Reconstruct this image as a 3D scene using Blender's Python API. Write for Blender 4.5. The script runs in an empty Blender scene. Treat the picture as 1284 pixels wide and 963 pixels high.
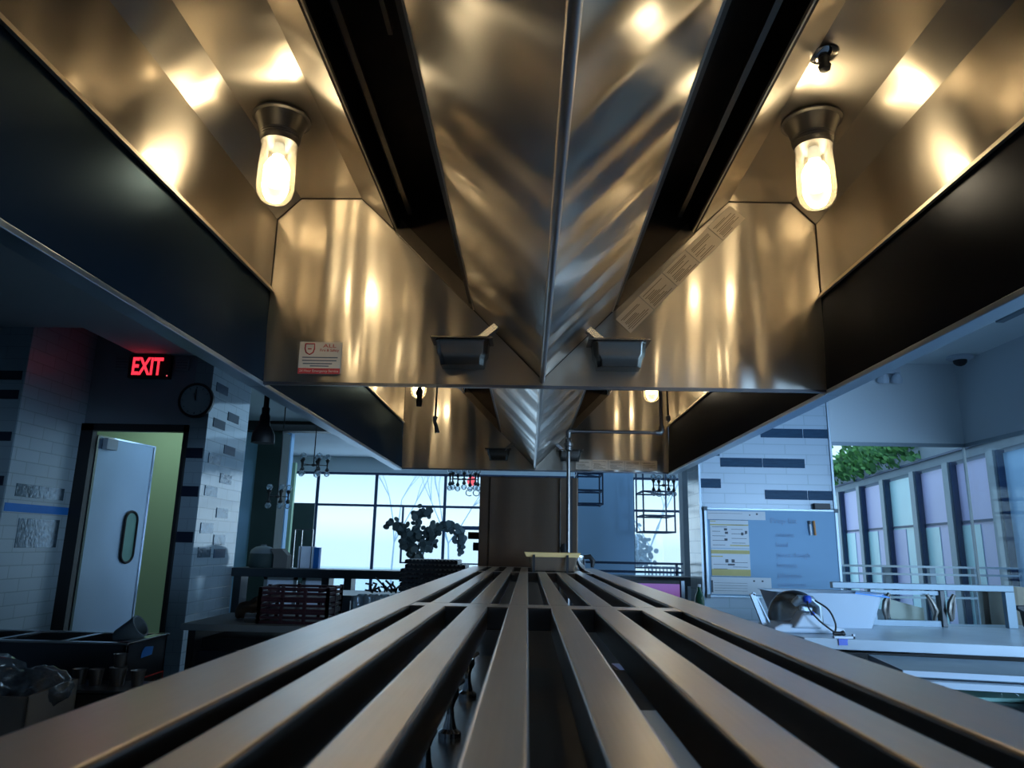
import bpy, bmesh, math, random
from mathutils import Vector, Matrix
random.seed(7)
PI = math.pi
sc = bpy.context.scene
COL = sc.collection

# ------------------------------------------------------------------ materials
def newmat(name):
    m = bpy.data.materials.new(name); m.use_nodes = True
    nt = m.node_tree; b = nt.nodes['Principled BSDF']
    return m, nt, b
def setp(b, **k):
    for n, v in k.items():
        n = n.replace('_', ' ')
        if n in b.inputs: b.inputs[n].default_value = v
def rgba(c): return (c[0], c[1], c[2], 1)
def noise_bump(nt, b, scale=(1, 1, 1), strength=.2, dist=.01, nscale=5, detail=3):
    tc = nt.nodes.new('ShaderNodeTexCoord'); mp = nt.nodes.new('ShaderNodeMapping')
    mp.inputs['Scale'].default_value = scale
    nz = nt.nodes.new('ShaderNodeTexNoise'); nz.inputs['Scale'].default_value = nscale
    nz.inputs['Detail'].default_value = detail
    nt.links.new(tc.outputs['Object'], mp.inputs[0]); nt.links.new(mp.outputs[0], nz.inputs[0])
    bp = nt.nodes.new('ShaderNodeBump'); bp.inputs['Strength'].default_value = strength
    bp.inputs['Distance'].default_value = dist
    nt.links.new(nz.outputs[0], bp.inputs['Height']); nt.links.new(bp.outputs[0], b.inputs['Normal'])
    return nz, mp, bp
def plain(name, c, rough=.6, metal=0, var=.12, nscale=8, bump=.05, scale=(1, 1, 1), spec=None, emit=None, es=1, ):
    """solid colour broken up by a soft procedural noise"""
    m, nt, b = newmat(name)
    setp(b, Roughness=rough, Metallic=metal)
    if spec is not None: b.inputs['Specular IOR Level'].default_value = spec
    nz, mp, bp = noise_bump(nt, b, scale, bump, .004, nscale)
    mx = nt.nodes.new('ShaderNodeMix'); mx.data_type = 'RGBA'
    mx.inputs[6].default_value = rgba([x*(1-var) for x in c]); mx.inputs[7].default_value = rgba([min(1, x*(1+var)) for x in c])
    nt.links.new(nz.outputs[0], mx.inputs[0]); nt.links.new(mx.outputs[2], b.inputs['Base Color'])
    if emit:
        b.inputs['Emission Color'].default_value = rgba(emit); b.inputs['Emission Strength'].default_value = es
    return m
def steel(name, c, rough, tangent=None, aniso=0, wave=.3, wscale=(1, 1, 1), wn=2.2, var=.12, wdist=.03, brush=(1, 60, 60), sharp=0):
    m, nt, b = newmat(name)
    setp(b, Metallic=1.0, Roughness=rough, Anisotropic=aniso)
    tc = nt.nodes.new('ShaderNodeTexCoord')
    def nz(scale, s, d):
        mp = nt.nodes.new('ShaderNodeMapping'); mp.inputs['Scale'].default_value = scale
        n = nt.nodes.new('ShaderNodeTexNoise'); n.inputs['Scale'].default_value = s; n.inputs['Detail'].default_value = d
        nt.links.new(tc.outputs['Object'], mp.inputs[0]); nt.links.new(mp.outputs[0], n.inputs[0]); return n
    lo = nz(wscale, wn, 0.5); fine = nz(brush, 6, 2); st = nz((1, 1, 1), 3, 4)
    mx = nt.nodes.new('ShaderNodeMix'); mx.data_type = 'RGBA'
    mx.inputs[6].default_value = rgba([x*(1-var) for x in c]); mx.inputs[7].default_value = rgba([min(1, x*(1+var)) for x in c])
    ad = nt.nodes.new('ShaderNodeMath'); ad.operation = 'ADD'
    h = nt.nodes.new('ShaderNodeMath'); h.operation = 'MULTIPLY'; h.inputs[1].default_value = .5
    nt.links.new(fine.outputs[0], ad.inputs[0]); nt.links.new(st.outputs[0], ad.inputs[1])
    nt.links.new(ad.outputs[0], h.inputs[0]); nt.links.new(h.outputs[0], mx.inputs[0])
    nt.links.new(mx.outputs[2], b.inputs['Base Color'])
    mr = nt.nodes.new('ShaderNodeMapRange'); mr.inputs[3].default_value = rough*.98; mr.inputs[4].default_value = rough*1.02
    nt.links.new(st.outputs[0], mr.inputs[0]); nt.links.new(mr.outputs[0], b.inputs['Roughness'])
    bp = nt.nodes.new('ShaderNodeBump'); bp.inputs['Strength'].default_value = wave; bp.inputs['Distance'].default_value = wdist
    nt.links.new(lo.outputs[0], bp.inputs['Height'])
    nt.links.new(bp.outputs[0], b.inputs['Normal'])
    if tangent:
        cx = nt.nodes.new('ShaderNodeCombineXYZ')
        for i in range(3): cx.inputs[i].default_value = tangent[i]
        nt.links.new(cx.outputs[0], b.inputs['Tangent'])
    if sharp:
        b2 = nt.nodes.new('ShaderNodeBsdfPrincipled'); setp(b2, Metallic=1.0, Roughness=.15, Anisotropic=.35)
        nt.links.new(mx.outputs[2], b2.inputs['Base Color']); nt.links.new(bp.outputs[0], b2.inputs['Normal'])
        if tangent: nt.links.new(cx.outputs[0], b2.inputs['Tangent'])
        ms = nt.nodes.new('ShaderNodeMixShader'); ms.inputs[0].default_value = sharp
        nt.links.new(b.outputs[0], ms.inputs[1]); nt.links.new(b2.outputs[0], ms.inputs[2])
        nt.links.new(ms.outputs[0], nt.nodes['Material Output'].inputs[0])
    return m
def emis(name, c, s):
    m, nt, b = newmat(name)
    setp(b, Roughness=.4); b.inputs['Base Color'].default_value = rgba(c)
    b.inputs['Emission Color'].default_value = rgba(c); b.inputs['Emission Strength'].default_value = s
    return m
def glass(name, c=(1, 1, 1), gloss=.12, haze=0.0, rough=.02, hazec=(.8, .9, 1)):
    m = bpy.data.materials.new(name); m.use_nodes = True; nt = m.node_tree
    for n in list(nt.nodes): nt.nodes.remove(n)
    o = nt.nodes.new('ShaderNodeOutputMaterial'); t = nt.nodes.new('ShaderNodeBsdfTransparent'); t.inputs[0].default_value = rgba(c)
    g = nt.nodes.new('ShaderNodeBsdfGlossy'); g.inputs['Roughness'].default_value = rough
    f = nt.nodes.new('ShaderNodeLayerWeight'); f.inputs['Blend'].default_value = gloss
    mx = nt.nodes.new('ShaderNodeMixShader')
    nt.links.new(f.outputs['Fresnel'], mx.inputs[0]); nt.links.new(t.outputs[0], mx.inputs[1]); nt.links.new(g.outputs[0], mx.inputs[2])
    last = mx
    if haze:
        d = nt.nodes.new('ShaderNodeBsdfDiffuse'); d.inputs[0].default_value = rgba(hazec)
        tr = nt.nodes.new('ShaderNodeBsdfTranslucent'); tr.inputs[0].default_value = rgba(hazec)
        a = nt.nodes.new('ShaderNodeMixShader'); nt.links.new(d.outputs[0], a.inputs[1]); nt.links.new(tr.outputs[0], a.inputs[2])
        m2 = nt.nodes.new('ShaderNodeMixShader'); m2.inputs[0].default_value = haze
        nt.links.new(mx.outputs[0], m2.inputs[1]); nt.links.new(a.outputs[0], m2.inputs[2]); last = m2
    nt.links.new(last.outputs[0], o.inputs[0])
    return m
def tilemat(name, c1, c2, grout, rough, bw=.3, bh=.076, mortar=.006, axes='xz', off=.5):
    m, nt, b = newmat(name); setp(b, Roughness=rough)
    tc = nt.nodes.new('ShaderNodeTexCoord'); sp = nt.nodes.new('ShaderNodeSeparateXYZ'); cb = nt.nodes.new('ShaderNodeCombineXYZ')
    nt.links.new(tc.outputs['Object'], sp.inputs[0])
    nt.links.new(sp.outputs['X' if axes[0] == 'x' else 'Y'], cb.inputs[0]); nt.links.new(sp.outputs['Z'], cb.inputs[1])
    br = nt.nodes.new('ShaderNodeTexBrick'); br.offset = off
    br.inputs['Scale'].default_value = 1; br.inputs['Brick Width'].default_value = bw; br.inputs['Row Height'].default_value = bh
    br.inputs['Mortar Size'].default_value = mortar; br.inputs['Color1'].default_value = rgba(c1); br.inputs['Color2'].default_value = rgba(c2)
    br.inputs['Mortar'].default_value = rgba(grout)
    nt.links.new(cb.outputs[0], br.inputs['Vector']); nt.links.new(br.outputs['Color'], b.inputs['Base Color'])
    nz = nt.nodes.new('ShaderNodeTexNoise'); nz.inputs['Scale'].default_value = 9
    nt.links.new(tc.outputs['Object'], nz.inputs[0])
    ad = nt.nodes.new('ShaderNodeMath'); ad.operation = 'MULTIPLY_ADD'; ad.inputs[1].default_value = .5
    nt.links.new(nz.outputs[0], ad.inputs[0])
    inv = nt.nodes.new('ShaderNodeMath'); inv.operation = 'SUBTRACT'; inv.inputs[0].default_value = 1
    nt.links.new(br.outputs['Fac'], inv.inputs[1]); nt.links.new(inv.outputs[0], ad.inputs[2])
    bp = nt.nodes.new('ShaderNodeBump'); bp.inputs['Strength'].default_value = .35; bp.inputs['Distance'].default_value = .006
    nt.links.new(ad.outputs[0], bp.inputs['Height']); nt.links.new(bp.outputs[0], b.inputs['Normal'])
    return m

WARM = (.57, .515, .44)
M = {}
M['st_end'] = steel('brushed steel end wall', WARM, .37, (0, 0, 1), .88, .6, (2.8, 1, .3), 2.2, wdist=.045, var=.05, brush=(.5, 80, 80), sharp=.3)
M['st_ceil'] = steel('brushed steel ceiling', WARM, .36, (1, 0, 0), .86, .6, (.6, 1.8, 1), 1.7, wdist=.05, var=.05, brush=(80, .5, 80), sharp=.3)
M['st_side'] = steel('brushed steel side', WARM, .36, (0, 0, 1), .86, .6, (1, 1.8, .6), 1.7, wdist=.05, var=.05, brush=(80, .5, 80), sharp=.3)
M['st_cen'] = steel('brushed steel centre', (.36, .325, .29), .36, (1, 0, -.9), .86, .7, (.3, 1.5, .3), 1.7, wdist=.08, var=.05, brush=(80, .5, 80), sharp=.3)
M['edge'] = steel('edge with painted highlight', (.85, .76, .62), .5, None, 0, 0)  # pale warm colour paints a highlight along the folded edges
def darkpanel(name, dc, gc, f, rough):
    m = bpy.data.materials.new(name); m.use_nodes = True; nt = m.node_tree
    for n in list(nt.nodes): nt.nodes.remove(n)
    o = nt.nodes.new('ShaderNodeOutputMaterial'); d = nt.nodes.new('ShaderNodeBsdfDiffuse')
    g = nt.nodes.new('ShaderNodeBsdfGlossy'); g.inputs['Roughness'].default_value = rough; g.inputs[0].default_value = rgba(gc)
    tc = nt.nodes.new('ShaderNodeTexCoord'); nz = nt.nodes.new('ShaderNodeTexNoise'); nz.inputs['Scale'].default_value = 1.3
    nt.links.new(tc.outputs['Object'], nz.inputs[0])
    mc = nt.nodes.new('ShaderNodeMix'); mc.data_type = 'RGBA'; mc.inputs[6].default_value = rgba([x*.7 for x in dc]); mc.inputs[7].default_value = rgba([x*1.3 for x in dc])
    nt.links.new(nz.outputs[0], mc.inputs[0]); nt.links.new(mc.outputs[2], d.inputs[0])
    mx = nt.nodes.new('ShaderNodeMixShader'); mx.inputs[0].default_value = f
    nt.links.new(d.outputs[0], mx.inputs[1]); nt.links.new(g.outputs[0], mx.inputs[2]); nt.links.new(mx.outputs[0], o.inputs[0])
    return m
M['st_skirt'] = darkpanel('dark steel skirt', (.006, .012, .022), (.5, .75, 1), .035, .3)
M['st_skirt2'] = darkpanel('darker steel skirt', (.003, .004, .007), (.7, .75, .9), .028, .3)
M['st_rim'] = steel('bluish steel rim', (.42, .52, .62), .35, None, 0, .1)
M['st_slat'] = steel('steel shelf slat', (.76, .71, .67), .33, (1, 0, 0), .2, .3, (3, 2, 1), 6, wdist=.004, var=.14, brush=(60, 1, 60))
M['st_slatshade'] = steel('slat steel with painted shade', (.15, .13, .12), .4)  # darker copy of the slat steel, shade put into the colour
M['st_plain'] = steel('stainless', (.6, .6, .6), .25, None, 0, .15)
M['st_dark'] = steel('dull dark stainless', (.13, .14, .16), .35, None, 0, .15)
M['st_door'] = steel('stainless door skin', (.4, .5, .62), .42, None, 0, .25, var=.1)
M['st_cab'] = steel('brown stainless cabinet', (.15, .105, .075), .4, (0, 0, 1), .3, .3, (2, 1, .5), 2.5)
M['chrome'] = steel('chrome', (.8, .8, .82), .08, None, 0, 0, var=.03)
M['pipe'] = steel('grey pipe metal', (.33, .31, .3), .36, None, 0, .05)
M['black'] = plain('black paint', (.012, .012, .014), .5)
M['dkmetal'] = plain('dark brown metal', (.045, .032, .024), .5, metal=.5, var=.4)  # near-black brown metal, uneven in tone
M['seam'] = plain('dark seam', (.03, .022, .016), .6)
M['track'] = steel('filter track metal', (.30, .25, .2), .4, None, 0, .1)
M['endp'] = steel('dull slot end plate', (.16, .135, .11), .4, None, 0, .2)
M['lampcup'] = steel('cast lamp cup', (.17, .16, .145), .45, None, 0, .3, wn=9)
M['rubber'] = plain('black rubber', (.015, .015, .018), .6)
M['white'] = plain('white plaster', (.62, .68, .72), .8, var=.03, nscale=2)
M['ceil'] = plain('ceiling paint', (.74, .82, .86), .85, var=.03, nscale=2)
M['ceil_shade'] = plain('ceiling with painted shade', (.5, .58, .64), .85, var=.04, nscale=2)  # darker copy of the ceiling paint, the hood's shade put into colour
M['wall_dark'] = plain('dark door wall paint', (.25, .29, .34), .8, var=.05, nscale=3)
M['green'] = plain('green corridor wall', (.42, .62, .42), .8, var=.04, nscale=2)
M['floor'] = tilemat('quarry tile floor', (.12, .12, .13), (.1, .1, .11), (.05, .05, .05), .5, .3, .3, .008)
M['tileR'] = tilemat('large pale tile', (.42, .52, .62), (.44, .54, .64), (.34, .44, .52), .3, .39, .0935, .004)
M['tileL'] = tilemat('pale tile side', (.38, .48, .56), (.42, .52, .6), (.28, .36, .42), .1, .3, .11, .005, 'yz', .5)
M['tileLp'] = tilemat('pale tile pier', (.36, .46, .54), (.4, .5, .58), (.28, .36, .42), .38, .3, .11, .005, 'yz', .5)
M['tileLd'] = tilemat('tile front with painted shade', (.26, .34, .4), (.27, .35, .41), (.2, .26, .3), .4, .6, .11, .003)  # darker copy of the side tile, shade on front faces put into colour
M['navy'] = plain('navy glazed tile', (.018, .06, .12), .4, spec=.1, var=.3, nscale=14, scale=(1, 1, 5))
M['navyd'] = plain('dark navy tile', (.008, .015, .035), .3)
M['wavy'] = plain('wavy mirror tile', (.07, .12, .17), .2, metal=.35, var=.9, nscale=26, bump=.6)
M['dkgreen'] = plain('dark green pillar paint', (.035, .06, .06), .7)
M['blue'] = plain('pale blue wall', (.42, .66, .92), .8, var=.03, nscale=2)
M['grey'] = plain('grey column paint', (.16, .2, .23), .8)
M['mull'] = plain('navy window frame', (.02, .05, .12), .5)
M['frame'] = plain('grey aluminium frame', (.2, .26, .31), .45, metal=.3)
M['bar'] = plain('dark bar rail', (.03, .04, .05), .4)
M['pane'] = glass('window glass', (.93, .98, 1), .1)
M['film'] = glass('frosted film', (.9, .97, 1), .1, .2)
M['jar'] = glass('jar glass', (.97, .93, .82), .35, .07, .03, (1, .9, .65))
M['cglass'] = glass('drinking glass', (.8, .88, .92), .35, .12, .02)
M['bulb'] = emis('glowing bulb', (1, .84, .58), 26)
M['exit'] = emis('red exit letters', (1, .03, .055), 1.5)
M['led'] = emis('red led', (.9, .12, .15), .9)
M['paper'] = plain('white paper', (.72, .74, .78), .7, var=.03)
M['ink'] = plain('grey ink', (.1, .11, .13), .7)
M['ink2'] = plain('faded blue marker', (.26, .38, .55), .7)
M['red'] = plain('red print', (.45, .03, .03), .6)
M['label'] = plain('cream sticker', (.6, .52, .42), .6, var=.04)
M['strip'] = plain('tan paper label', (.68, .58, .46), .6, var=.04)
M['stripink'] = plain('brown label print', (.26, .2, .14), .7)
M['yel'] = plain('yellow highlight', (.6, .5, .2), .7)
M['board'] = plain('whiteboard enamel', (.22, .40, .60), .6, var=.03, nscale=2, bump=0)
M['alu'] = plain('board frame', (.35, .42, .48), .4, metal=.5)
M['marble'] = plain('white marble', (.5, .58, .66), .3, var=.25, nscale=4)
M['plastic'] = plain('white plastic', (.52, .6, .7), .4, var=.04)
M['bluep'] = plain('blue plastic', (.02, .08, .55), .4)
M['sky'] = plain('blue film', (.04, .3, .85), .35)
M['maroon'] = plain('maroon crate plastic', (.035, .01, .018), .5)
M['leafd'] = plain('eucalyptus leaf', (.17, .26, .3), .6, var=.3)
M['leaf'] = plain('bright leaf', (.12, .32, .08), .6, var=.4, nscale=3)
M['leaf2'] = plain('deep leaf', (.05, .17, .05), .6, var=.4, nscale=3)
M['bark'] = plain('grey blue bark', (.62, .75, .85), .8)
M['card'] = plain('grey cardboard', (.2, .19, .18), .85)
M['beige'] = plain('beige shell', (.55, .48, .36), .6)
M['wood'] = plain('tan wooden lid', (.95, .62, .26), .45, var=.15, scale=(1, 12, 12))
M['milk'] = glass('milky acrylic', (1, 1, 1), .2, .96, .2, (.85, .9, 1))
M['bag'] = glass('clear plastic bag', (.8, .86, .92), .55, .12, .12)
M['purple'] = plain('purple screen', (.3, .12, .4), .4, emit=(.35, .14, .45), es=.35)
M['lilac'] = plain('lilac tint', (.6, .57, .85), .35, var=.08, nscale=1.3)
M['cyan'] = plain('cyan reflection tint', (.6, .92, 1), .3, var=.15, nscale=1.2)
M['pinkp'] = plain('pink pane', (.55, .36, .6), .35, var=.1, nscale=1.2)
M['conc'] = plain('outdoor concrete', (.22, .26, .3), .8)
M['conc_l'] = plain('pale outdoor paving', (.8, .85, .88), .8)
M['greenb'] = plain('green bottle', (.01, .1, .05), .15)
M['orange'] = plain('orange marker', (.6, .25, .08), .5)
M['tape'] = plain('blue tape', (.02, .2, .65), .6)
M['greenlid'] = plain('green film', (.25, .5, .42), .5)
M['clockface'] = plain('clock face', (.35, .45, .5), .5)

# ------------------------------------------------------------------ mesh builder
class MB:
    def clampz(s, z):
        for v in s.bm.verts: v.co.z = max(v.co.z, z)
        return s
    def __init__(s): s.bm = bmesh.new(); s.mi = 0; s.mats = []
    def use(s, mat):
        if mat not in s.mats: s.mats.append(mat)
        s.mi = s.mats.index(mat); return s
    def _f(s, vs):
        try: f = s.bm.faces.new(vs)
        except ValueError: return
        f.material_index = s.mi
    def box(s, x0, x1, y0, y1, z0, z1, rz=0, piv=None):
        p = [Vector((x, y, z)) for z in (z0, z1) for y in (y0, y1) for x in (x0, x1)]
        if rz:
            c = Vector(piv) if piv else Vector(((x0+x1)/2, (y0+y1)/2, 0)); R = Matrix.Rotation(rz, 3, 'Z')
            p = [R @ (q-c) + c for q in p]
        v = [s.bm.verts.new(q) for q in p]
        for f in ((0, 2, 3, 1), (4, 5, 7, 6), (0, 1, 5, 4), (2, 6, 7, 3), (0, 4, 6, 2), (1, 3, 7, 5)): s._f([v[i] for i in f])
        return s
    def bar(s, a, b, w, h=None, up=(0, 0, 1)):
        """square bar from a to b"""
        h = h or w; a = Vector(a); b = Vector(b); d = (b-a).normalized(); u = Vector(up)
        if abs(d.dot(u)) > .99: u = Vector((0, 1, 0))
        x = d.cross(u).normalized(); y = x.cross(d).normalized()
        v = [s.bm.verts.new(p+x*i*w/2+y*j*h/2) for p in (a, b) for i, j in ((-1, -1), (1, -1), (1, 1), (-1, 1))]
        for f in ((0, 3, 2, 1), (4, 5, 6, 7), (0, 1, 5, 4), (1, 2, 6, 5), (2, 3, 7, 6), (3, 0, 4, 7)): s._f([v[i] for i in f])
        return s
    def slab(s, pts, n):
        """polygon pts thickened by vector n"""
        n = Vector(n); a = [s.bm.verts.new(Vector(p)) for p in pts]; b = [s.bm.verts.new(Vector(p)+n) for p in pts]
        s._f(a[::-1]); s._f(b); k = len(pts)
        for i in range(k): s._f([a[i], a[(i+1) % k], b[(i+1) % k], b[i]])
        return s
    def tube(s, pts, r, n=10, caps=True):
        pts = [Vector(p) for p in pts]; rings = []
        rr = r if isinstance(r, (list, tuple)) else [r]*len(pts)
        px = None
        for i, p in enumerate(pts):
            d = (pts[min(i+1, len(pts)-1)]-pts[max(i-1, 0)]).normalized()
            u = Vector((0, 0, 1)) if abs(d.z) < .95 else Vector((0, 1, 0))
            x = d.cross(u).normalized() if px is None else (px-d*px.dot(d)).normalized()
            px = x; y = d.cross(x)
            rings.append([s.bm.verts.new(p+(x*math.cos(2*PI*k/n)+y*math.sin(2*PI*k/n))*rr[i]) for k in range(n)])
        for a, b in zip(rings, rings[1:]):
            for k in range(n): s._f([a[k], a[(k+1) % n], b[(k+1) % n], b[k]])
        if caps: s._f(rings[0][::-1]); s._f(rings[-1])
        return s
    def lathe(s, c, prof, n=24, axis='Z', tilt=None):
        c = Vector(c); rings = []
        for r, h in prof:
            ring = []
            for k in range(n):
                a = 2*PI*k/n; q = Vector((r*math.cos(a), r*math.sin(a), h))
                if axis == 'Y': q = Vector((q.x, q.z, q.y))
                if axis == 'X': q = Vector((q.z, q.x, q.y))
                if tilt is not None: q = tilt @ q
                ring.append(s.bm.verts.new(c+q))
            rings.append(ring)
        for a, b in zip(rings, rings[1:]):
            for k in range(n): s._f([a[k], a[(k+1) % n], b[(k+1) % n], b[k]])
        s._f(rings[0][::-1]); s._f(rings[-1])
        return s
    def disc(s, c, nrm, r, n=8, sx=1):
        c = Vector(c); nrm = Vector(nrm).normalized(); u = nrm.orthogonal().normalized(); w = nrm.cross(u)
        s._f([s.bm.verts.new(c+(u*math.cos(2*PI*k/n)*sx+w*math.sin(2*PI*k/n))*r) for k in range(n)])
        return s

WL = {}
def top(o, label, cat, group=None, kind=None):
    o['label'] = label; o['category'] = cat
    if group: o['group'] = group
    if kind: o['kind'] = kind
    return o
def thing(name, loc, label, cat, group=None):
    o = bpy.data.objects.new(name, None); COL.objects.link(o); o.location = loc; o.empty_display_size = .1
    WL[o] = Vector(loc)
    return top(o, label, cat, group)
def build(mb, name, mat=None, parent=None, smooth=False, bevel=0, origin=None, label=None):
    bm = mb.bm; o0 = Vector((0, 0, 0))
    bmesh.ops.recalc_face_normals(bm, faces=bm.faces)
    if parent is not None: off = WL[parent]
    else:
        if origin is None:
            zs = [v.co for v in bm.verts]
            off = Vector(((min(v.x for v in zs)+max(v.x for v in zs))/2, (min(v.y for v in zs)+max(v.y for v in zs))/2, min(v.z for v in zs)))
        else: off = Vector(origin)
    for v in bm.verts: v.co -= off
    me = bpy.data.meshes.new(name); bm.to_mesh(me); bm.free()
    if mat is not None and not mb.mats: me.materials.append(mat)
    for m_ in mb.mats: me.materials.append(m_)
    o = bpy.data.objects.new(name, me); COL.objects.link(o)
    if parent is not None: o.parent = parent; WL[o] = WL[parent]
    else: o.location = off; WL[o] = off
    if smooth:
        for p in me.polygons: p.use_smooth = True
        me.set_sharp_from_angle(angle=math.radians(38))
    if bevel:
        bv = o.modifiers.new('bevel', 'BEVEL'); bv.width = bevel; bv.segments = 3; bv.limit_method = 'ANGLE'
    if label: o['label'] = label
    return o
def struct(mb, name, mat=None, parent=None, **k):
    o = build(mb, name, mat, parent, **k)
    if parent is None: o['kind'] = 'structure'; o['label'] = k.get('label') or name.replace('_', ' ')
    return o
def dup(root, loc, label=None, rz=None, group=None):
    r = root.copy(); COL.objects.link(r); r.location = loc; WL[r] = Vector(loc)
    if rz is not None: r.rotation_euler = (0, 0, rz)
    if label: r['label'] = label
    if group: r['group'] = group
    for ch in list(root.children):
        c = ch.copy(); COL.objects.link(c); c.parent = r
        for g in list(ch.children):
            d = g.copy(); COL.objects.link(d); d.parent = c
    return r
def text(s, size, mat, parent, pos, name='lettering', depth=.001, rot=(PI/2, 0, 0), sx=1, bold=0, align='LEFT', kind=None):
    cu = bpy.data.curves.new(name, 'FONT'); cu.body = s; cu.size = size; cu.extrude = depth; cu.offset = bold; cu.resolution_u = 2
    cu.align_x = align
    t = bpy.data.objects.new('tmp', cu); COL.objects.link(t); bpy.context.view_layer.update()
    dg = bpy.context.evaluated_depsgraph_get()
    me = bpy.data.meshes.new_from_object(t.evaluated_get(dg)); bpy.data.objects.remove(t)
    from mathutils import Euler
    R = Euler(rot).to_matrix().to_4x4()
    me.transform(Matrix.Translation(Vector(pos)-WL[parent]) @ R @ Matrix.Diagonal((sx, 1, 1, 1)))
    me.materials.clear(); me.materials.append(mat)
    o = bpy.data.objects.new(name, me); COL.objects.link(o); o.parent = parent; WL[o] = WL[parent]
    return o

# ------------------------------------------------------------------ room shell
CZ = 3.15
struct(MB().box(-6.6, 9, -4.2, 15.6, -.1, 0), 'floor', M['floor'])
c = MB(); c.use(M['ceil']).box(-1.0, 4.4, -4.2, 15.6, CZ+.02, CZ+.12)
struct(c, 'ceiling')
c = MB(); c.use(M['ceil_shade'])
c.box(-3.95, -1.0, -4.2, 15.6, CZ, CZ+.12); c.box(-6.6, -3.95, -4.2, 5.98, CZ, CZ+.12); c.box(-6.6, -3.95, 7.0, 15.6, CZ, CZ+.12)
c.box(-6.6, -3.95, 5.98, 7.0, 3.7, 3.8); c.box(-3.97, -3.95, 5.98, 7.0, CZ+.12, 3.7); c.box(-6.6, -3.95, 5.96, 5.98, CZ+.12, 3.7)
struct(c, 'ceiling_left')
struct(MB().box(-6.6, 4.4, -4.3, -4.2, 0, CZ), 'wall_back', M['wall_dark'])
struct(MB().box(-6.7, -6.6, -4.2, 15.6, 0, CZ+.1), 'wall_left', M['wall_dark'])
# left pier in front of the alcove
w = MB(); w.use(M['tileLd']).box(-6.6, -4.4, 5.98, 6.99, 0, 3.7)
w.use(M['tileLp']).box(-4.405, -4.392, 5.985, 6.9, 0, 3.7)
w.use(M['navyd'])
for z in (2.71, 2.54, 2.175, 1.80): w.box(-6.6, -4.42, 5.972, 5.98, z-.04, z+.04)
w.use(M['wavy']); w.box(-4.392, -4.388, 6.1, 6.75, 1.68, 1.79); w.box(-4.392, -4.388, 6.2, 6.75, 1.25, 1.5)
w.use(M['tape']).box(-4.392, -4.386, 6.0, 6.85, 1.55, 1.62)
struct(w, 'wall_left_pier')
# door wall (hole x -4.40..-3.345, z<2.44)
w = MB(); w.use(M['wall_dark']).box(-4.4, -3.34, 6.9, 7.0, 2.44, 3.7)
struct(w, 'wall_far_left')
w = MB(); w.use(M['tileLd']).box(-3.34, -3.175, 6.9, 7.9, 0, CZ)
w.use(M['navyd'])
for z in (2.17, 1.80, 1.37): w.box(-3.34, -3.178, 6.892, 6.9, z-.05, z+.05)
w.use(M['tileL']).box(-3.175, -3.165, 6.9, 7.9, 0, CZ)
w.use(M['navy'])
for y, z in ((7.0, 2.86), (7.02, 2.50), (7.35, 2.62), (7.34, 2.27)): w.box(-3.165, -3.16, y, y+.28, z-.045, z+.045)
w.box(-3.165, -3.16, 7.36, 7.64, 1.17, 1.26)
w.use(M['wavy'])
for y, z in ((7.0, 2.14), (7.32, 1.97), (7.0, 1.82), (7.32, 1.62), (7.0, 1.46), (7.32, 1.35), (7.0, 1.23)): w.box(-3.165, -3.158, y, y+.28, z-.05, z+.05)
struct(w, 'wall_left_return')
w = MB(); w.box(-4.4, -4.27, 6.86, 6.93, 0, 2.44); w.box(-3.375, -3.34, 6.86, 6.93, 0, 2.44); w.box(-4.4, -3.34, 6.86, 6.93, 2.37, 2.44)
struct(w, 'trim_1', M['black'])
struct(MB().box(-5.5, -3.62, 8.7, 8.8, 0, 3.1), 'wall_corridor', M['green'])
# swing door, open into the corridor
d = thing('swing_door', (-4.26, 6.95, 0), 'stainless steel swing door with an oval window, standing open under the red exit sign', 'door')
ang = math.radians(80)
HG = (-4.27, 6.95, 0)
w = MB(); w.box(-4.27, -3.42, 6.95, 6.99, .02, 2.34, ang, HG); build(w, 'door_leaf', M['st_door'], d, bevel=.004)
w = MB(); w.box(-4.272, -4.245, 6.943, 6.95, .02, 2.34, ang, HG); w.box(-3.44, -3.418, 6.943, 6.95, .02, 2.34, ang, HG); w.box(-4.27, -3.42, 6.943, 6.95, 2.325, 2.34, ang, HG)
build(w, 'edge_trim', M['chrome'], d)
def oval(x, z, hw, hh, y, n=10):
    p = []
    for k in range(n+1): a = PI*k/n; p.append((x+hw*math.cos(a), y, z+hh-hw+hw*math.sin(a)))
    for k in range(n+1): a = PI+PI*k/n; p.append((x+hw*math.cos(a), y, z-hh+hw+hw*math.sin(a)))
    return p
def rotp(p, a, c): R = Matrix.Rotation(a, 3, 'Z'); c = Vector(c); return R @ (Vector(p)-c)+c
ov = [rotp(p, ang, HG) for p in oval(-3.65, 1.36, .09, .26, 6.944)]
w = MB(); w.slab(ov, rotp((-4.27, 6.953, 0), ang, HG)-Vector(HG))
vw = build(w, 'vision_window', M['greenlid'], d)
w = MB(); w.tube(ov+[ov[0]], .014, 8, False); build(w, 'window_gasket', M['black'], d, True)
w = MB(); w.box(-4.2, -4.05, 6.89, 6.945, 2.21, 2.32, ang, HG); build(w, 'door_closer', M['plastic'], d, bevel=.005)

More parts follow.
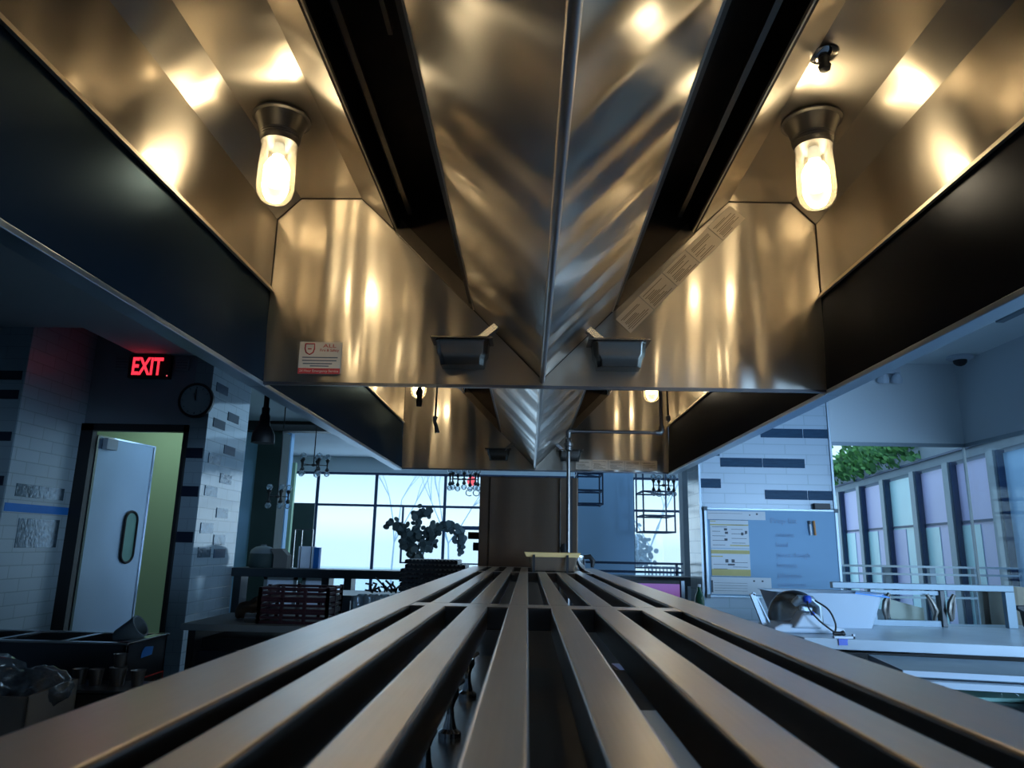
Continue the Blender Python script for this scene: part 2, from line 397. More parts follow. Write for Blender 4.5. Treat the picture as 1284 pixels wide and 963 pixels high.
# exit sign
e = thing('exit_sign', (-3.8, 6.9, 2.9), 'glowing red EXIT sign above the swing door', 'sign')
build(MB().box(-4.0, -3.58, 6.84, 6.9, 2.90, 3.14), 'housing', M['black'], e, bevel=.008)
text('EXIT', .245, M['exit'], e, (-3.965, 6.835, 2.935), sx=.62, bold=.006)
w = MB(); w.disc((-3.60, 6.838, 2.925), (0, -1, 0), .008); build(w, 'indicator_light', M['led'], e)
for x, nm in ((-4.09, 'left'), (-3.48, 'right')):
    l = thing('emergency_light', (x, 6.9, 3.0), f'dim square emergency light head to the {nm} of the red exit sign', 'light')
    build(MB().box(x-.07, x+.07, 6.87, 6.9, 2.99, 3.12), 'housing', M['wall_dark'], l, bevel=.01)
    w = MB()
    for k in range(4): w.box(x-.055, x+.055, 6.862, 6.87, 3.005+k*.028, 3.018+k*.028)
    build(w, 'lens', M['grey'], l)
ck = thing('wall_clock', (-3.29, 6.9, 2.685), 'round black-rimmed wall clock beside the exit sign', 'clock')
build(MB().lathe((-3.29, 6.89, 2.685), [(.15, 0), (.175, -.005), (.175, -.04), (.165, -.05), (.15, -.045), (.15, 0)], 40, 'Y'), 'rim', M['black'], ck, True)
build(MB().lathe((-3.29, 6.855, 2.685), [(.15, 0), (.15, .01)], 40, 'Y'), 'dial', M['clockface'], ck)
w = MB(); w.bar((-3.29, 6.852, 2.685), (-3.31, 6.852, 2.755), .014, .002); w.bar((-3.29, 6.852, 2.685), (-3.295, 6.852, 2.80), .01, .002)
build(w, 'hands', M['black'], ck)
w = MB()
for k in range(12):
    a = PI*k/6; w.bar((-3.29+.12*math.sin(a), 6.852, 2.685+.12*math.cos(a)), (-3.29+.137*math.sin(a), 6.852, 2.685+.137*math.cos(a)), .008, .002)
build(w, 'hour_marks', M['black'], ck)

# right side walls
w = MB(); w.use(M['tileR']).box(1.6, 2.83, 6.8, 6.9, 0, CZ+.02)
w.use(M['navy'])
for x0, x1, z in ((2.19, 2.585, 2.445), (2.593, 2.82, 2.445), (1.80, 2.19, 2.16), (2.197, 2.585, 2.16), (1.605, 1.795, 1.96), (2.2, 2.59, 1.865), (2.598, 2.82, 1.865), (1.605, 1.795, 2.262)):
    w.box(x0, x1, 6.794, 6.8, z-.043, z+.043)
w.use(M['tileL']).box(1.59, 1.6, 6.8, 7.28, 0, CZ+.02)
w.use(M['alu']).box(2.825, 2.845, 6.785, 6.92, 0, CZ+.02)
w.box(1.588, 1.606, 6.786, 6.8, 0, CZ+.02)
struct(w, 'wall_right_tiled')
w = MB(); w.use(M['white']).box(2.845, 4.27, 6.9, 7.02, 2.385, CZ+.02); w.box(4.15, 4.27, -4.2, 6.9, 2.385, CZ+.02)
w.use(M['frame']).box(2.845, 4.15, 6.885, 6.9, 2.35, 2.385); w.box(4.135, 4.15, -4.2, 6.9, 2.35, 2.385)
struct(w, 'wall_right')
g = MB(); g.box(2.845, 4.14, 6.93, 6.94, .02, 2.36); w1 = struct(g, 'window_1', M['pane'])
g = MB(); g.box(4.16, 4.17, 3.2, 6.92, .02, 2.36); w2 = struct(g, 'window_2', M['pane'])
g = MB(); g.box(4.13, 4.15, 6.90, 6.92, .02, 2.35); struct(g, 'trim_2', M['alu'])

# ceiling fittings on the right
dm = thing('dome_camera', (4.02, 6.6, CZ), 'small white dome camera with black lens on the right ceiling corner', 'camera')
build(MB().lathe((4.02, 6.6, CZ+.02), [(.11, 0), (.115, -.02), (.09, -.035), (.06, -.04)], 24), 'housing', M['plastic'], dm, True)
build(MB().lathe((4.02, 6.6, CZ-.015), [(.06, 0), (.055, -.03), (.035, -.05), (.01, -.06)], 20), 'dome', M['rubber'], dm, True)
l = thing('emergency_light', (3.5, 6.85, 3.0), 'white emergency light head high on the white wall right of the hood', 'light')
build(MB().box(3.38, 3.6, 6.86, 6.9, 3.06, 3.15), 'housing', M['plastic'], l, bevel=.01)
w = MB(); w.lathe((3.55, 6.84, 3.03), [(.02, .03), (.05, -.02), (.055, -.06), (.01, -.065)], 16, 'Z', Matrix.Rotation(.5, 3, 'X')); build(w, 'lamp_head', M['plastic'], l, True)
w = MB(); w.lathe((3.42, 6.84, 3.03), [(.02, .03), (.05, -.02), (.055, -.06), (.01, -.065)], 16, 'Z', Matrix.Rotation(.5, 3, 'X')); build(w, 'lamp_head', M['plastic'], l, True)
w = MB(); w.box(3.61, 3.67, 4.2, 5.42, 3.12, 3.17); w.box(3.3, 3.67, 5.38, 5.42, 3.14, 3.17)
o = build(w, 'ceiling_track', M['frame']); top(o, 'dark slot diffuser running along the white ceiling at upper right', 'ceiling vent')

# ------------------------------------------------------------------ far wall windows
w = MB(); w.use(M['ceil']).box(-5.3, 4.4, 15.4, 15.55, 2.80, CZ+.02)
w.use(M['conc']).box(-5.3, 4.4, 15.4, 15.55, 0, .15)
w.use(M['blue']).box(-6.6, -5.3, 15.4, 15.55, 0, CZ)
struct(w, 'wall_far')
w = MB()
for x in (-5.15, -4.52, -3.26, -1.78, -.4, 1.1, 2.2, 3.3): w.box(x-.03, x+.03, 15.38, 15.42, .15, 2.8)
for z in (2.80, 2.13, .17): w.box(-5.15, 4.4, 15.385, 15.415, z-.025, z+.025)
w.box(-2.68, 4.4, 15.385, 15.415, .95, .98)
w.box(-2.68, -2.64, 15.38, 15.42, .97, 2.13); w.box(-1.78, -.4, 15.385, 15.415, 1.66, 1.74)
f = struct(w, 'window_3', M['mull'])
build(MB().box(-5.12, 4.4, 15.43, 15.44, .17, 2.78), 'glass_pane', M['film'], f)
text('CO', .22, M['frame'], f, (-1.36, 15.37, 2.36), 'window_lettering', .001)
build(MB().disc((-1.22, 15.37, 2.68), (0, -1, 0), .10, 20), 'red_window_sign', M['led'], f)
# beam across the ceiling, pillars and pale walls beyond the bar
struct(MB().box(-6.6, -1.2, 10.8, 11.0, 3.0, 3.15), 'trim_3', M['black'])
w = MB(); w.use(M['blue']).box(-4.75, -4.2, 11.0, 11.1, 0, 3.0)
struct(w, 'wall_side_blue')
struct(MB().box(-4.18, -3.80, 10.9, 11.25, 0, 3.0), 'trim_4', M['dkgreen'])
struct(MB().box(-4.16, -4.05, 12.05, 12.2, 0, 3.15), 'trim_5', M['blue'])
struct(MB().box(-5.02, -4.55, 13.9, 14.0, 0, 2.85), 'wall_green', M['green'])
w = MB(); w.box(-4.78, -4.32, 14.6, 14.65, 0, 2.1); struct(w, 'door_1', M['dkgreen'])
struct(MB().box(.76, 1.73, 12.0, 12.15, 0, CZ), 'wall_blue', M['blue'])
struct(MB().box(2.45, 2.78, 11.6, 11.9, 0, CZ), 'trim_6', M['grey'])
# handrail before the blue wall
r = thing('handrail', (1.2, 11.5, 0), 'dark double handrail in front of the pale blue wall', 'railing')
for z in (1.13, 1.0): build(MB().bar((.3, 11.5, z), (2.4, 11.5, z), .035), 'rail', M['mull'], r)
for x in (.4, 2.3): build(MB().bar((x, 11.5, 0), (x, 11.5, 1.13), .035), 'post', M['mull'], r)

# bar counter frame at Y=8
b = thing('bar_counter', (-.7, 8, 0), 'long dark bar counter rail running across behind the cooking line', 'counter')
build(MB().box(-3.16, 1.75, 7.85, 8.25, .975, 1.065), 'counter_top', M['bar'], b, bevel=.006)
for x in (-3.11, -2.16, -1.92, -.5, .6, 1.65):
    build(MB().box(x-.04, x+.04, 7.9, 8.1, 0, .975), 'post', M['bar'], b)
build(MB().box(.6, 1.6, 8.0, 8.05, 0, .975), 'front_panel', M['bar'], b)
# framed panels under the bar
for x0, x1, lab in ((-3.0, -2.62, 'grey framed glass panel left under the bar counter, nearer the tiled pier'), (-2.56, -2.26, 'small grey framed panel right under the bar counter')):
    p = thing('framed_panel', ((x0+x1)/2, 8.4, .3), lab, 'panel')
    w = MB(); y = 8.4
    w.box(x0, x1, y, y+.03, .92, .955); w.box(x0, x1, y, y+.03, .5, .55); w.box(x0, x0+.04, y, y+.03, .5, .95); w.box(x1-.04, x1, y, y+.03, .5, .95)
    w.box(x0, x0+.04, y, y+.03, 0, .5); w.box(x1-.04, x1, y, y+.03, 0, .5)
    build(w, 'frame', M['alu'], p); build(MB().box(x0+.04, x1-.04, y+.01, y+.02, .55, .92), 'panel', M['milk'], p)
# crock and carton on the bar
o = thing('rice_warmer', (-2.9, 8.0, 1.065), 'rounded dark green food warmer on the left end of the bar counter', 'food warmer')
build(MB().lathe((-2.9, 8.02, 1.065), [(.13, 0), (.145, .03), (.145, .12), (.135, .15)], 24), 'body', M['dkgreen'], o, True)
build(MB().lathe((-2.9, 8.02, 1.215), [(.14, 0), (.125, .04), (.08, .07), (.03, .08), (.03, .095)], 24), 'lid', M['grey'], o, True)
w = MB(); w.slab([(-2.75, 7.93, 1.066), (-2.6, 7.93, 1.066), (-2.6, 7.93, 1.2), (-2.67, 7.93, 1.27), (-2.79, 7.93, 1.27), (-2.75, 7.93, 1.2)], (0, .14, 0))
o = build(w, 'gable_carton', M['card']); top(o, 'grey gabled carton standing on the bar beside the food warmer', 'carton')
o = thing('display_stand', (-2.49, 8.1, 1.065), 'white roll display with thin chrome frame on the bar counter', 'stand')
build(MB().box(-2.53, -2.36, 8.08, 8.16, 1.066, 1.30), 'display_panel', M['milk'], o)
w = MB()
for x in (-2.58, -2.50, -2.38): w.bar((x, 8.06, 1.066), (x, 8.06, 1.48), .01)
w.bar((-2.58, 8.06, 1.48), (-2.38, 8.06, 1.48), .01)
build(w, 'wire_frame', M['chrome'], o)
build(MB().box(-2.36, -2.30, 8.08, 8.16, 1.066, 1.29), 'side_panel', M['tape'], o)

# ------------------------------------------------------------------ exhaust hoods
CX = .055; HB = 2.09
PR = [(1.333, HB), (1.333, 2.545), (1.333, 2.92), (1.222, 3.035), (.915, 3.037), (.725, 2.857), (.335, 2.46), (0, 2.118)]
def hood(Y0, Y1, label):
    t = thing('exhaust_hood', (CX, (Y0+Y1)/2, HB), label, 'exhaust hood', 'exhaust hoods over the cooking line')
    def P(i, s, y): return (CX+s*PR[i][0], y, PR[i][1])
    def panel(i, j, s, name, mat, n, bevel=0, lab=None):
        return build(MB().slab([P(i, s, Y0), P(i, s, Y1), P(j, s, Y1), P(j, s, Y0)], n), name, mat, t, label=lab)
    for s in (-1, 1):
        sk = MB().slab([(CX+s*1.325, Y0, HB), (CX+s*1.325, Y1, HB), (CX+s*1.338, Y1, 2.545), (CX+s*1.338, Y0, 2.545)], (s*.01, 0, 0))
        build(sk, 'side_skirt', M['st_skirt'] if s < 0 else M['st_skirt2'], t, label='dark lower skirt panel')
        build(MB().bar((CX+s*1.326, Y0, 2.548), (CX+s*1.326, Y1, 2.548), .014, .014), 'drip_edge', M['edge'], t)
        build(MB().bar((CX+s*(PR[5][0]-.001), Y0, PR[5][1]-.001), (CX+s*(PR[5][0]-.001), Y1, PR[5][1]-.001), .006), 'slot_glint', M['edge'], t)  # thin strip added to carry the painted highlight
        build(MB().bar((CX+s*(PR[6][0]-.001), Y0, PR[6][1]-.001), (CX+s*(PR[6][0]-.001), Y1, PR[6][1]-.001), .006), 'slot_glint', M['edge'], t)
        panel(1, 2, s, 'side_panel', M['st_side'], (s*.01, 0, 0))
        panel(2, 3, s, 'corner_panel', M['st_ceil'], (s*.01, 0, .01))
        panel(3, 4, s, 'top_panel', M['st_ceil'], (0, 0, .01))
        panel(4, 5, s, 'slope_panel', M['st_ceil'], (s*-.007, 0, .007))
        panel(6, 7, s, 'centre_panel', M['st_cen'], (s*-.007, 0, .007))
        # slot recess
        x5, z5 = CX+s*PR[5][0], PR[5][1]; x6, z6 = CX+s*PR[6][0], PR[6][1]
        w = MB()
        w.slab([(x5+s*.004, Y0, z5), (x5+s*.004, Y1, z5), (x5+s*.004, Y1, 3.06), (x5+s*.004, Y0, 3.06)], (s*.008, 0, 0))
        w.slab([(x5, Y0, 3.06), (x5, Y1, 3.06), (x6-s*.02, Y1, 3.06), (x6-s*.02, Y0, 3.06)], (0, 0, .01))
        w.slab([(x6-s*.02, Y0, z6+.02), (x6-s*.02, Y1, z6+.02), (x6-s*.02, Y1, 3.06), (x6-s*.02, Y0, 3.06)], (-s*.008, 0, 0))
        w.slab([(x5, Y1-.02, z5), (x5, Y1-.02, 3.06), (x6, Y1-.02, 3.06), (x6, Y1-.02, z6)], (0, .01, 0))
        build(w, 'filter_slot', M['dkmetal'], t, label='black filter slot')
        # end filler of the slot
        q = .075
        w = MB().slab([(x5-s*.01, Y1-.035, z5-.012), (x6, Y1-.035, z6-.0), (x6-s*.0, Y1-.035, z6+q), (x5-s*.02, Y1-.035, z5+q-.02)], (0, .01, 0))
        w.bar((x5-s*.005, Y1-.04, z5), (x6, Y1-.04, z6+.002), .03, .012, (0, 1, 0))
        build(w, 'slot_end_plate', M['endp'], t)
        build(MB().bar((x5-s*.065, Y0, 2.945), (x5-s*.065, Y1-.05, 2.945), .022, .03), 'filter_track', M['track'], t)
        build(MB().bar((x6+s*.01, Y0, z6+.03), (x6+s*.01, Y1-.05, z6+.03), .02, .03), 'filter_ledge', M['track'], t)
        build(MB().bar((x5-s*.18, Y0, 3.04), (x5-s*.18, Y0+(Y1-Y0)*.72, 3.04), .016, .03), 'filter_track', M['track'], t)
        # rim and outer shell
        build(MB().box(*(sorted((CX+s*1.325, CX+s*1.40))), Y0-.02, Y1+.02, HB-.022, HB), 'bottom_rim', M['st_rim'], t, bevel=.003)
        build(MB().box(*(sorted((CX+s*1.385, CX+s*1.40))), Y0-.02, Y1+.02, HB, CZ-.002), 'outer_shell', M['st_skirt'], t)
        # bright welded seams on the end wall
        w = MB()
        for a, b_ in ((1, 2), (2, 3), (3, 4), (4, 5), (5, 7)): w.bar(P(a, s, Y1-.004), P(b_, s, Y1-.004), .006, .006)
        build(w, 'corner_seam', M['seam'], t)
    L = [P(i, -1, Y1) for i in (0, 2, 3, 4, 7)]; R_ = [P(i, 1, Y1) for i in (4, 3, 2, 0)]
    build(MB().slab(L+R_, (0, .01, 0)), 'end_wall', M['st_end'], t)
    L = [P(i, -1, Y0) for i in (0, 2, 3, 4, 7)]; R_ = [P(i, 1, Y0) for i in (4, 3, 2, 0)]
    build(MB().slab(L+R_, (0, -.01, 0)), 'front_wall', M['st_end'], t)
    build(MB().box(CX-1.385, CX+1.385, Y1+.002, Y1+.02, HB-.014, HB+.004), 'end_rim', M['st_dark'], t)
    w = MB(); w.tube([(CX+.0, Y0, 2.112), (CX+.0, Y1-.002, 2.112)], .0125, 16); build(w, 'centre_channel', M['pipe'], t, True)
    return t
hood(-1.0, 3.3, 'near stainless steel exhaust hood overhead, with glowing lamps and dark filter slots')
hood(3.345, 7.15, 'far stainless steel exhaust hood seen beyond the near hood, above the end cabinet')

# jar lamps
def jarlamp(x, y, label):
    z = 3.037
    t = thing('jar_lamp', (x, y, z), label, 'lamp', 'glass jar lamps in the hoods')
    build(MB().lathe((x, y, z), [(.11, -.001), (.116, -.004), (.116, -.012), (.104, -.016), (.094, -.035), (.086, -.06), (.080, -.078), (.082, -.081), (.079, -.086), (.081, -.091), (.077, -.096), (.079, -.101), (.074, -.106), (.072, -.122), (.06, -.122)], 40), 'lamp_cup', M['lampcup'], t, True)
    prof = [(.064, -.112), (.067, -.13), (.071, -.2), (.073, -.28), (.073, -.31), (.066, -.345), (.05, -.368), (.025, -.38), (.004, -.383)]
    build(MB().lathe((x, y, z), prof, 40), 'glass_jar', M['jar'], t, True)
    build(MB().lathe((x, y, z), [(.018, -.10), (.022, -.13), (.024, -.175), (.014, -.18)], 20), 'lamp_socket', M['plastic'], t, True)
    build(MB().lathe((x, y, z), [(.018, -.18), (.036, -.195), (.05, -.225), (.052, -.26), (.046, -.285), (.03, -.302), (.01, -.308)], 24), 'bulb', M['bulb'], t, True)
    li = bpy.data.lights.new('bulb_light', 'POINT'); li.energy = 18; li.color = (1, .76, .47); li.shadow_soft_size = .05
    lo = bpy.data.objects.new('bulb_light', li); COL.objects.link(lo); lo.parent = t; lo.location = (0, 0, -.25)
    return t
for (x, y, lab) in ((-1.03, 2.6, 'glowing glass jar lamp on the left side of the near hood'), (1.11, 2.6, 'glowing glass jar lamp on the right side of the near hood'),
                    (-1.03, 6.45, 'small glowing jar lamp on the left inside the far hood'), (1.11, 6.45, 'small glowing jar lamp on the right inside the far hood'),
                    (-1.03, 1.1, 'jar lamp nearest the camera on the left, mirrored in the steel'), (1.11, 1.1, 'jar lamp nearest the camera on the right, mirrored in the steel')):
    jarlamp(x, y, lab)

# grease cups
def cup(cx, y, s, label, k=1.0):
    t = thing('grease_cup', (cx, y, 2.17), label, 'drip cup', 'grease cups on the hood end walls')
    y0 = y-.13*k
    def rect(x0, x1, ya, yb, z): return [(x0, ya, z), (x1, ya, z), (x1, yb, z), (x0, yb, z)]
    w = MB(); hw = .125*k; z1 = 2.285; z0 = 2.285-.125*k
    secs = [(hw, 0, z1-.01), (hw*.97, .004, z1-.02), (hw*.94, .008, z0+.055), (hw*.86, .012, z0+.04), (hw*.84, .014, z0+.03), (hw*.8, .03, z0)]
    rings = []
    for h_, i_, z in secs:
        ya, yb = y0+i_, y-.004; c_ = .02; pts = [(cx-h_+c_, ya), (cx+h_-c_, ya), (cx+h_, ya+c_), (cx+h_, yb), (cx-h_, yb), (cx-h_, ya+c_)]
        rings.append([w.bm.verts.new((a, b_, z)) for a, b_ in pts])
    for a, b_ in zip(rings, rings[1:]):
        for q in range(6): w._f([a[q], a[(q+1) % 6], b_[(q+1) % 6], b_[q]])
    w._f(rings[-1]); w._f(rings[0][::-1])
    build(w, 'cup_body', M['st_dark2'], t, True, bevel=.003)
    build(MB().box(cx-hw-.02, cx+hw+.015, y0-.015, y-.004, z1-.01, z1), 'rolled_lip', M['st_dark2'], t, bevel=.002)
    w = MB(); w.bar((cx-s*.165*k, y-.12, z1+.06*k), (cx-s*.075*k, y-.1, z1-.012), .032*k, .03*k)
    build(w, 'drain_spout', M['st_plain'], t)
    return t
M['st_dark2'] = steel('grey cup steel', (.30, .27, .24), .25, None, 0, .1)
cup(-.318, 3.297, -1, 'left steel grease cup hanging on the near hood end wall')
cup(.407, 3.297, 1, 'right steel grease cup hanging on the near hood end wall')
cup(-.305, 7.14, -1, 'left small grease cup on the far hood end wall', .9)
cup(.40, 7.14, 1, 'right small grease cup on the far hood end wall behind the gas pipe', .9)

# stickers
st = thing('safety_sticker', (-1.0, 3.295, 2.13), 'square white and red fire safety sticker at lower left of the near hood end wall', 'sticker')
build(MB().box(-1.106, -.905, 3.291, 3.296, 2.128, 2.285), 'sheet', M['label'], st)
build(MB().box(-1.106, -.905, 3.2885, 3.291, 2.128, 2.155), 'red_band', M['red'], st)
text('24 Hour Emergency Service', .0165, M['label'], st, (-1.005, 3.2875, 2.136), align='CENTER', depth=.0003)
text('Fire & Safety', .018, M['red'], st, (-.962, 3.289, 2.238), align='CENTER', depth=.0005)
text('ALL', .024, M['red'], st, (-.962, 3.289, 2.258), align='CENTER', depth=.0005, sx=1.6)
sh = [(-1.078, 2.275), (-1.035, 2.275), (-1.034, 2.25), (-1.04, 2.232), (-1.056, 2.222), (-1.073, 2.232), (-1.079, 2.25)]
w = MB(); w.tube([(x, 3.289, z) for x, z in sh+[sh[0]]], .003, 6); w.bar((-1.066, 3.289, 2.25), (-1.048, 3.289, 2.25), .004)
build(w, 'shield_emblem', M['red'], st)
w = MB()
for z, a, b_ in ((2.208, -1.09, -.92), (2.193, -1.09, -.925), (2.178, -1.085, -.945), (2.166, -1.05, -.96)): w.box(a, b_, 3.2895, 3.291, z-.0025, z+.0025)
build(w, 'printed_lines', M['ink'], st)
def labelstrip(p0, u, v, L, W, n, y, label):
    t = thing('label_strip', (p0[0], y, p0[1]), label, 'label', 'printed label strips on the hoods')
    u = Vector((u[0], 0, u[1])); v = Vector((v[0], 0, v[1])); o = Vector((p0[0], y, p0[1]))
    for k in range(n):
        a = o+u*(L/n*k+.002); b_ = o+u*(L/n*(k+1)-.002)
        pg = build(MB().slab([a, b_, b_+v*W, a+v*W], (0, .002, 0)), 'label_page', M['strip'], t)
        w = MB(); rnd = random.Random(k); q = .12
        while q < .88:
            l0 = L/n*rnd.uniform(.06, .15); l1 = L/n*rnd.uniform(.45, .92)
            c_ = o+u*(L/n*k)+v*W*q-Vector((0, .0012, 0))
            w.bar(c_+u*l0, c_+u*l1, .0035, .001, (0, 1, 0)); q += rnd.choice((.07, .09, .16))
        build(w, 'printed_lines', M['stripink'], pg)
    return t
a45 = math.atan2(2.954-2.351, 1.05-.472); cu_, su_ = math.cos(a45), math.sin(a45)
labelstrip((.472, 2.349), (cu_, su_), (-su_, cu_), .83, .098, 5, 3.292, 'slanting tan strip of printed labels on the right of the near hood end wall')
labelstrip((.46, 2.104), (1, 0), (0, 1), .81, .098, 5, 7.14, 'horizontal tan strip of printed labels along the far hood bottom edge')

# suppression nozzles, gas pipe
n = thing('fire_nozzle', (1.0, 2.2, 3.03), 'small black sprinkler nozzle on the hood top panel above the right jar lamp', 'nozzle')
build(MB().lathe((1.0, 2.2, 3.033), [(.05, 0), (.045, -.006), (.025, -.012)], 20), 'escutcheon', M['chrome'], n, True)
build(MB().lathe((1.0, 2.2, 3.025), [(.018, 0), (.022, -.01), (.014, -.03), (.022, -.035), (.018, -.05), (.006, -.055)], 14), 'nozzle_tip', M['black'], n, True)
n = thing('fire_nozzle', (-.885, 5.6, 3.03), 'thick black drop rod hanging inside the far hood, left', 'nozzle')
build(MB().tube([(-.885, 5.6, 3.03), (-.885, 5.6, 2.55)], .018, 10), 'drop_pipe', M['black'], n, True)
build(MB().lathe((-.885, 5.6, 2.56), [(.024, 0), (.028, -.03), (.02, -.07), (.026, -.1), (.02, -.14)], 12), 'nozzle_tip', M['black'], n, True)
n = thing('fire_nozzle', (-.75, 5.6, 3.03), 'thin drop pipe with bent black nozzle inside the far hood, right of the black rod', 'nozzle')
build(MB().tube([(-.74, 5.6, 3.03), (-.75, 5.6, 2.33)], .009, 10), 'drop_pipe', M['pipe'], n, True)
build(MB().tube([(-.75, 5.6, 2.34), (-.755, 5.6, 2.30), (-.74, 5.6, 2.26), (-.73, 5.6, 2.21)], [.022, .014, .014, .02], 10), 'nozzle_tip', M['lampcup'], n, True)
g = thing('gas_pipe', (.31, 5.2, 0), 'grey metal gas pipe dropping from the far hood down behind the pan', 'pipe')
YP = 5.2; f_ = YP/5.6
def zf(z): return 1.35+(z-1.35)*f_
xa, xb = .306*f_, 1.035*f_; zt = zf(2.24)
build(MB().tube([(xa, YP, .0), (xa, YP, zt)], .0135, 12), 'riser', M['pipe'], g, True)
build(MB().tube([(xa, YP, zt), (xb, YP, zt)], .0125, 12), 'cross_pipe', M['pipe'], g, True)
build(MB().tube([(xb, YP, zt), (xb-.005, YP, 3.03)], .0125, 12), 'drop_pipe', M['pipe'], g, True)
for x in (xa, xb):
    s_ = 1 if x == xa else -1
    build(MB().tube([(x+s_*.045, YP, zt), (x+s_*.01, YP, zt), (x, YP, zt-s_*.01), (x, YP, zt-s_*.045)], .02, 12), 'elbow', M['pipe'], g, True)
build(MB().lathe((xa, YP, zt-.15), [(.014, 0), (.026, .01), (.026, .035), (.033, .04), (.033, .06), (.022, .065), (.022, .09), (.014, .1)], 12), 'union', M['pipe'], g, True)
g = thing('gas_pipe', (1.085, 5.6, 2.3), 'short thin chrome pipe inside the far hood right of the cross pipe', 'pipe')
build(MB().tube([(1.085, 5.6, 3.03), (1.09, 5.6, 2.36)], .008, 10), 'drop_pipe', M['chrome'], g, True)
build(MB().lathe((1.09, 5.6, 2.33), [(.008, 0), (.018, .01), (.018, .04), (.008, .05)], 10), 'nozzle_tip', M['pipe'], g, True)

# ------------------------------------------------------------------ slatted pass shelf
T = thing('slatted_shelf', (.04, 2.2, 0), 'long stainless steel slatted shelf running away from the camera', 'shelf')
ZT = 1.21; HS = .052
CB = [(-.75, -.69), (1.755, 1.845), (4.09, 4.18), (5.05, 5.12)]
def flank(o):  # side faces take the darker steel that paints shade between the bars
    o.data.materials.append(M['st_slatshade'])
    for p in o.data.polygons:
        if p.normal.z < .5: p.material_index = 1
for x0, x1 in ((-.378, -.276), (.362, .462)):
    w = MB(); w.use(M['st_slat']).box(x0, x1, -.75, 5.12, ZT-HS, ZT)
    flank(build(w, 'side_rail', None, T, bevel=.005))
for (a, b_), (c_, d_) in zip(CB, CB[1:]):
    for x0, x1 in ((-.241, -.191), (-.142, -.092), (-.045, .003), (.055, .104), (.157, .212), (.266, .319)):
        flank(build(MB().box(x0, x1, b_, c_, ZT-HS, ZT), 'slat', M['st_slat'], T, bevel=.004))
for a, b_ in CB:
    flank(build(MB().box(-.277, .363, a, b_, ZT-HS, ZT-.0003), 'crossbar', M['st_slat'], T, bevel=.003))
for x in (-.327, .412):
    for y in (-.72, 1.8, 4.13, 5.085):
        build(MB().box(x-.022, x+.022, y-.022, y+.022, 0, ZT-HS), 'leg', M['st_dark'], T, bevel=.003)
# things below the slats
cl = thing('cooking_line', (.04, 2.2, 0), 'dark stainless cooking line counter under the slatted shelf', 'counter')
build(MB().box(-.30, .385, -.7, 5.0, .80, .86), 'worktop', M['st_dark'], cl, bevel=.004)
build(MB().box(-.30, -.13, .6, 3.4, .86, .868), 'drip_tray', M['st_plain'], cl)
build(MB().box(-.05, .385, .3, 1.75, .86, 1.08), 'burner_block', M['black'], cl, bevel=.01)
build(MB().box(-.07, .385, 1.9, 4.0, .86, .98), 'griddle', M['dkmetal'], cl, bevel=.01)
build(MB().box(-.29, .375, -.6, 4.9, .05, .80), 'body', M['st_dark'], cl)
def levered(x, y, lab):  # free-standing chrome knobs with a short lever
    t = thing('chrome_knob', (x, y, .868), lab, 'valve knob', 'chrome knobs under the slatted shelf')
    build(MB().lathe((x, y, .868), [(.03, 0), (.03, .012), (.018, .02), (.011, .045), (.009, .07), (.014, .085), (.022, .10), (.02, .12), (.008, .128)], 20), 'knob_body', M['chrome'], t, True)
    build(MB().tube([(x, y, .98), (x+.03, y+.03, 1.0)], .006, 8), 'lever', M['chrome'], t, True)
    return t
levered(-.205, 1.62, 'chrome knob nearest the camera, seen between slats at the bottom edge')
levered(-.195, 2.0, 'chrome knob second from the camera, seen between the slats')
levered(-.19, 2.5, 'chrome knob third from the camera, seen between the slats')
w = MB().box(.29, .37, 2.1, 2.45, .981, .99, .1); o = build(w, 'paper_sheet', M['lilac']); top(o, 'purple sheet lying below the slats right of centre', 'paper')
w = MB().box(.18, .30, .9, 1.3, 1.081, 1.086, .08); o = build(w, 'paper_sheet', M['paper']); top(o, 'pale blue sheet below the slats near the bottom edge', 'paper')

# end cabinet
c = thing('end_cabinet', (0, 5.6, 0), 'tall brown stainless cabinet standing at the far end of the slatted shelf', 'cabinet')
build(MB().box(-.36, .36, 5.33, 5.95, 0, 1.85), 'body', M['st_cab'], c, bevel=.004)
build(MB().box(-.285, .225, 5.31, 5.33, .2, 1.84), 'door', M['st_cab'], c, bevel=.003)
build(MB().box(.228, .235, 5.3, 5.33, .2, 1.84), 'seam_strip', M['st_plain'], c)
build(MB().box(.285, .32, 5.322, 5.33, .2, 1.84), 'pipe_shadow', M['black'], c)  # black strip stands in for the gas pipe's shadow on the cabinet
build(MB().lathe((.265, 5.32, 1.34), [(.01, 0), (.035, -.01), (.035, -.04), (.01, -.045)], 16, 'Y'), 'valve_knob', M['black'], c, True)
build(MB().tube([(-.37, 5.5, 1.42), (-.45, 5.5, 1.42)], .026, 12), 'side_handle', M['black'], c, True)
build(MB().tube([(-.37, 5.5, 1.34), (-.41, 5.5, 1.34)], .03, 12), 'side_handle', M['black'], c, True)
w = MB()
for x in (-.2, .14): w.lathe((x, 5.5, 1.85), [(.03, 0), (.028, .012), (.01, .018)], 12)
build(w, 'top_bolts', M['black'], c)

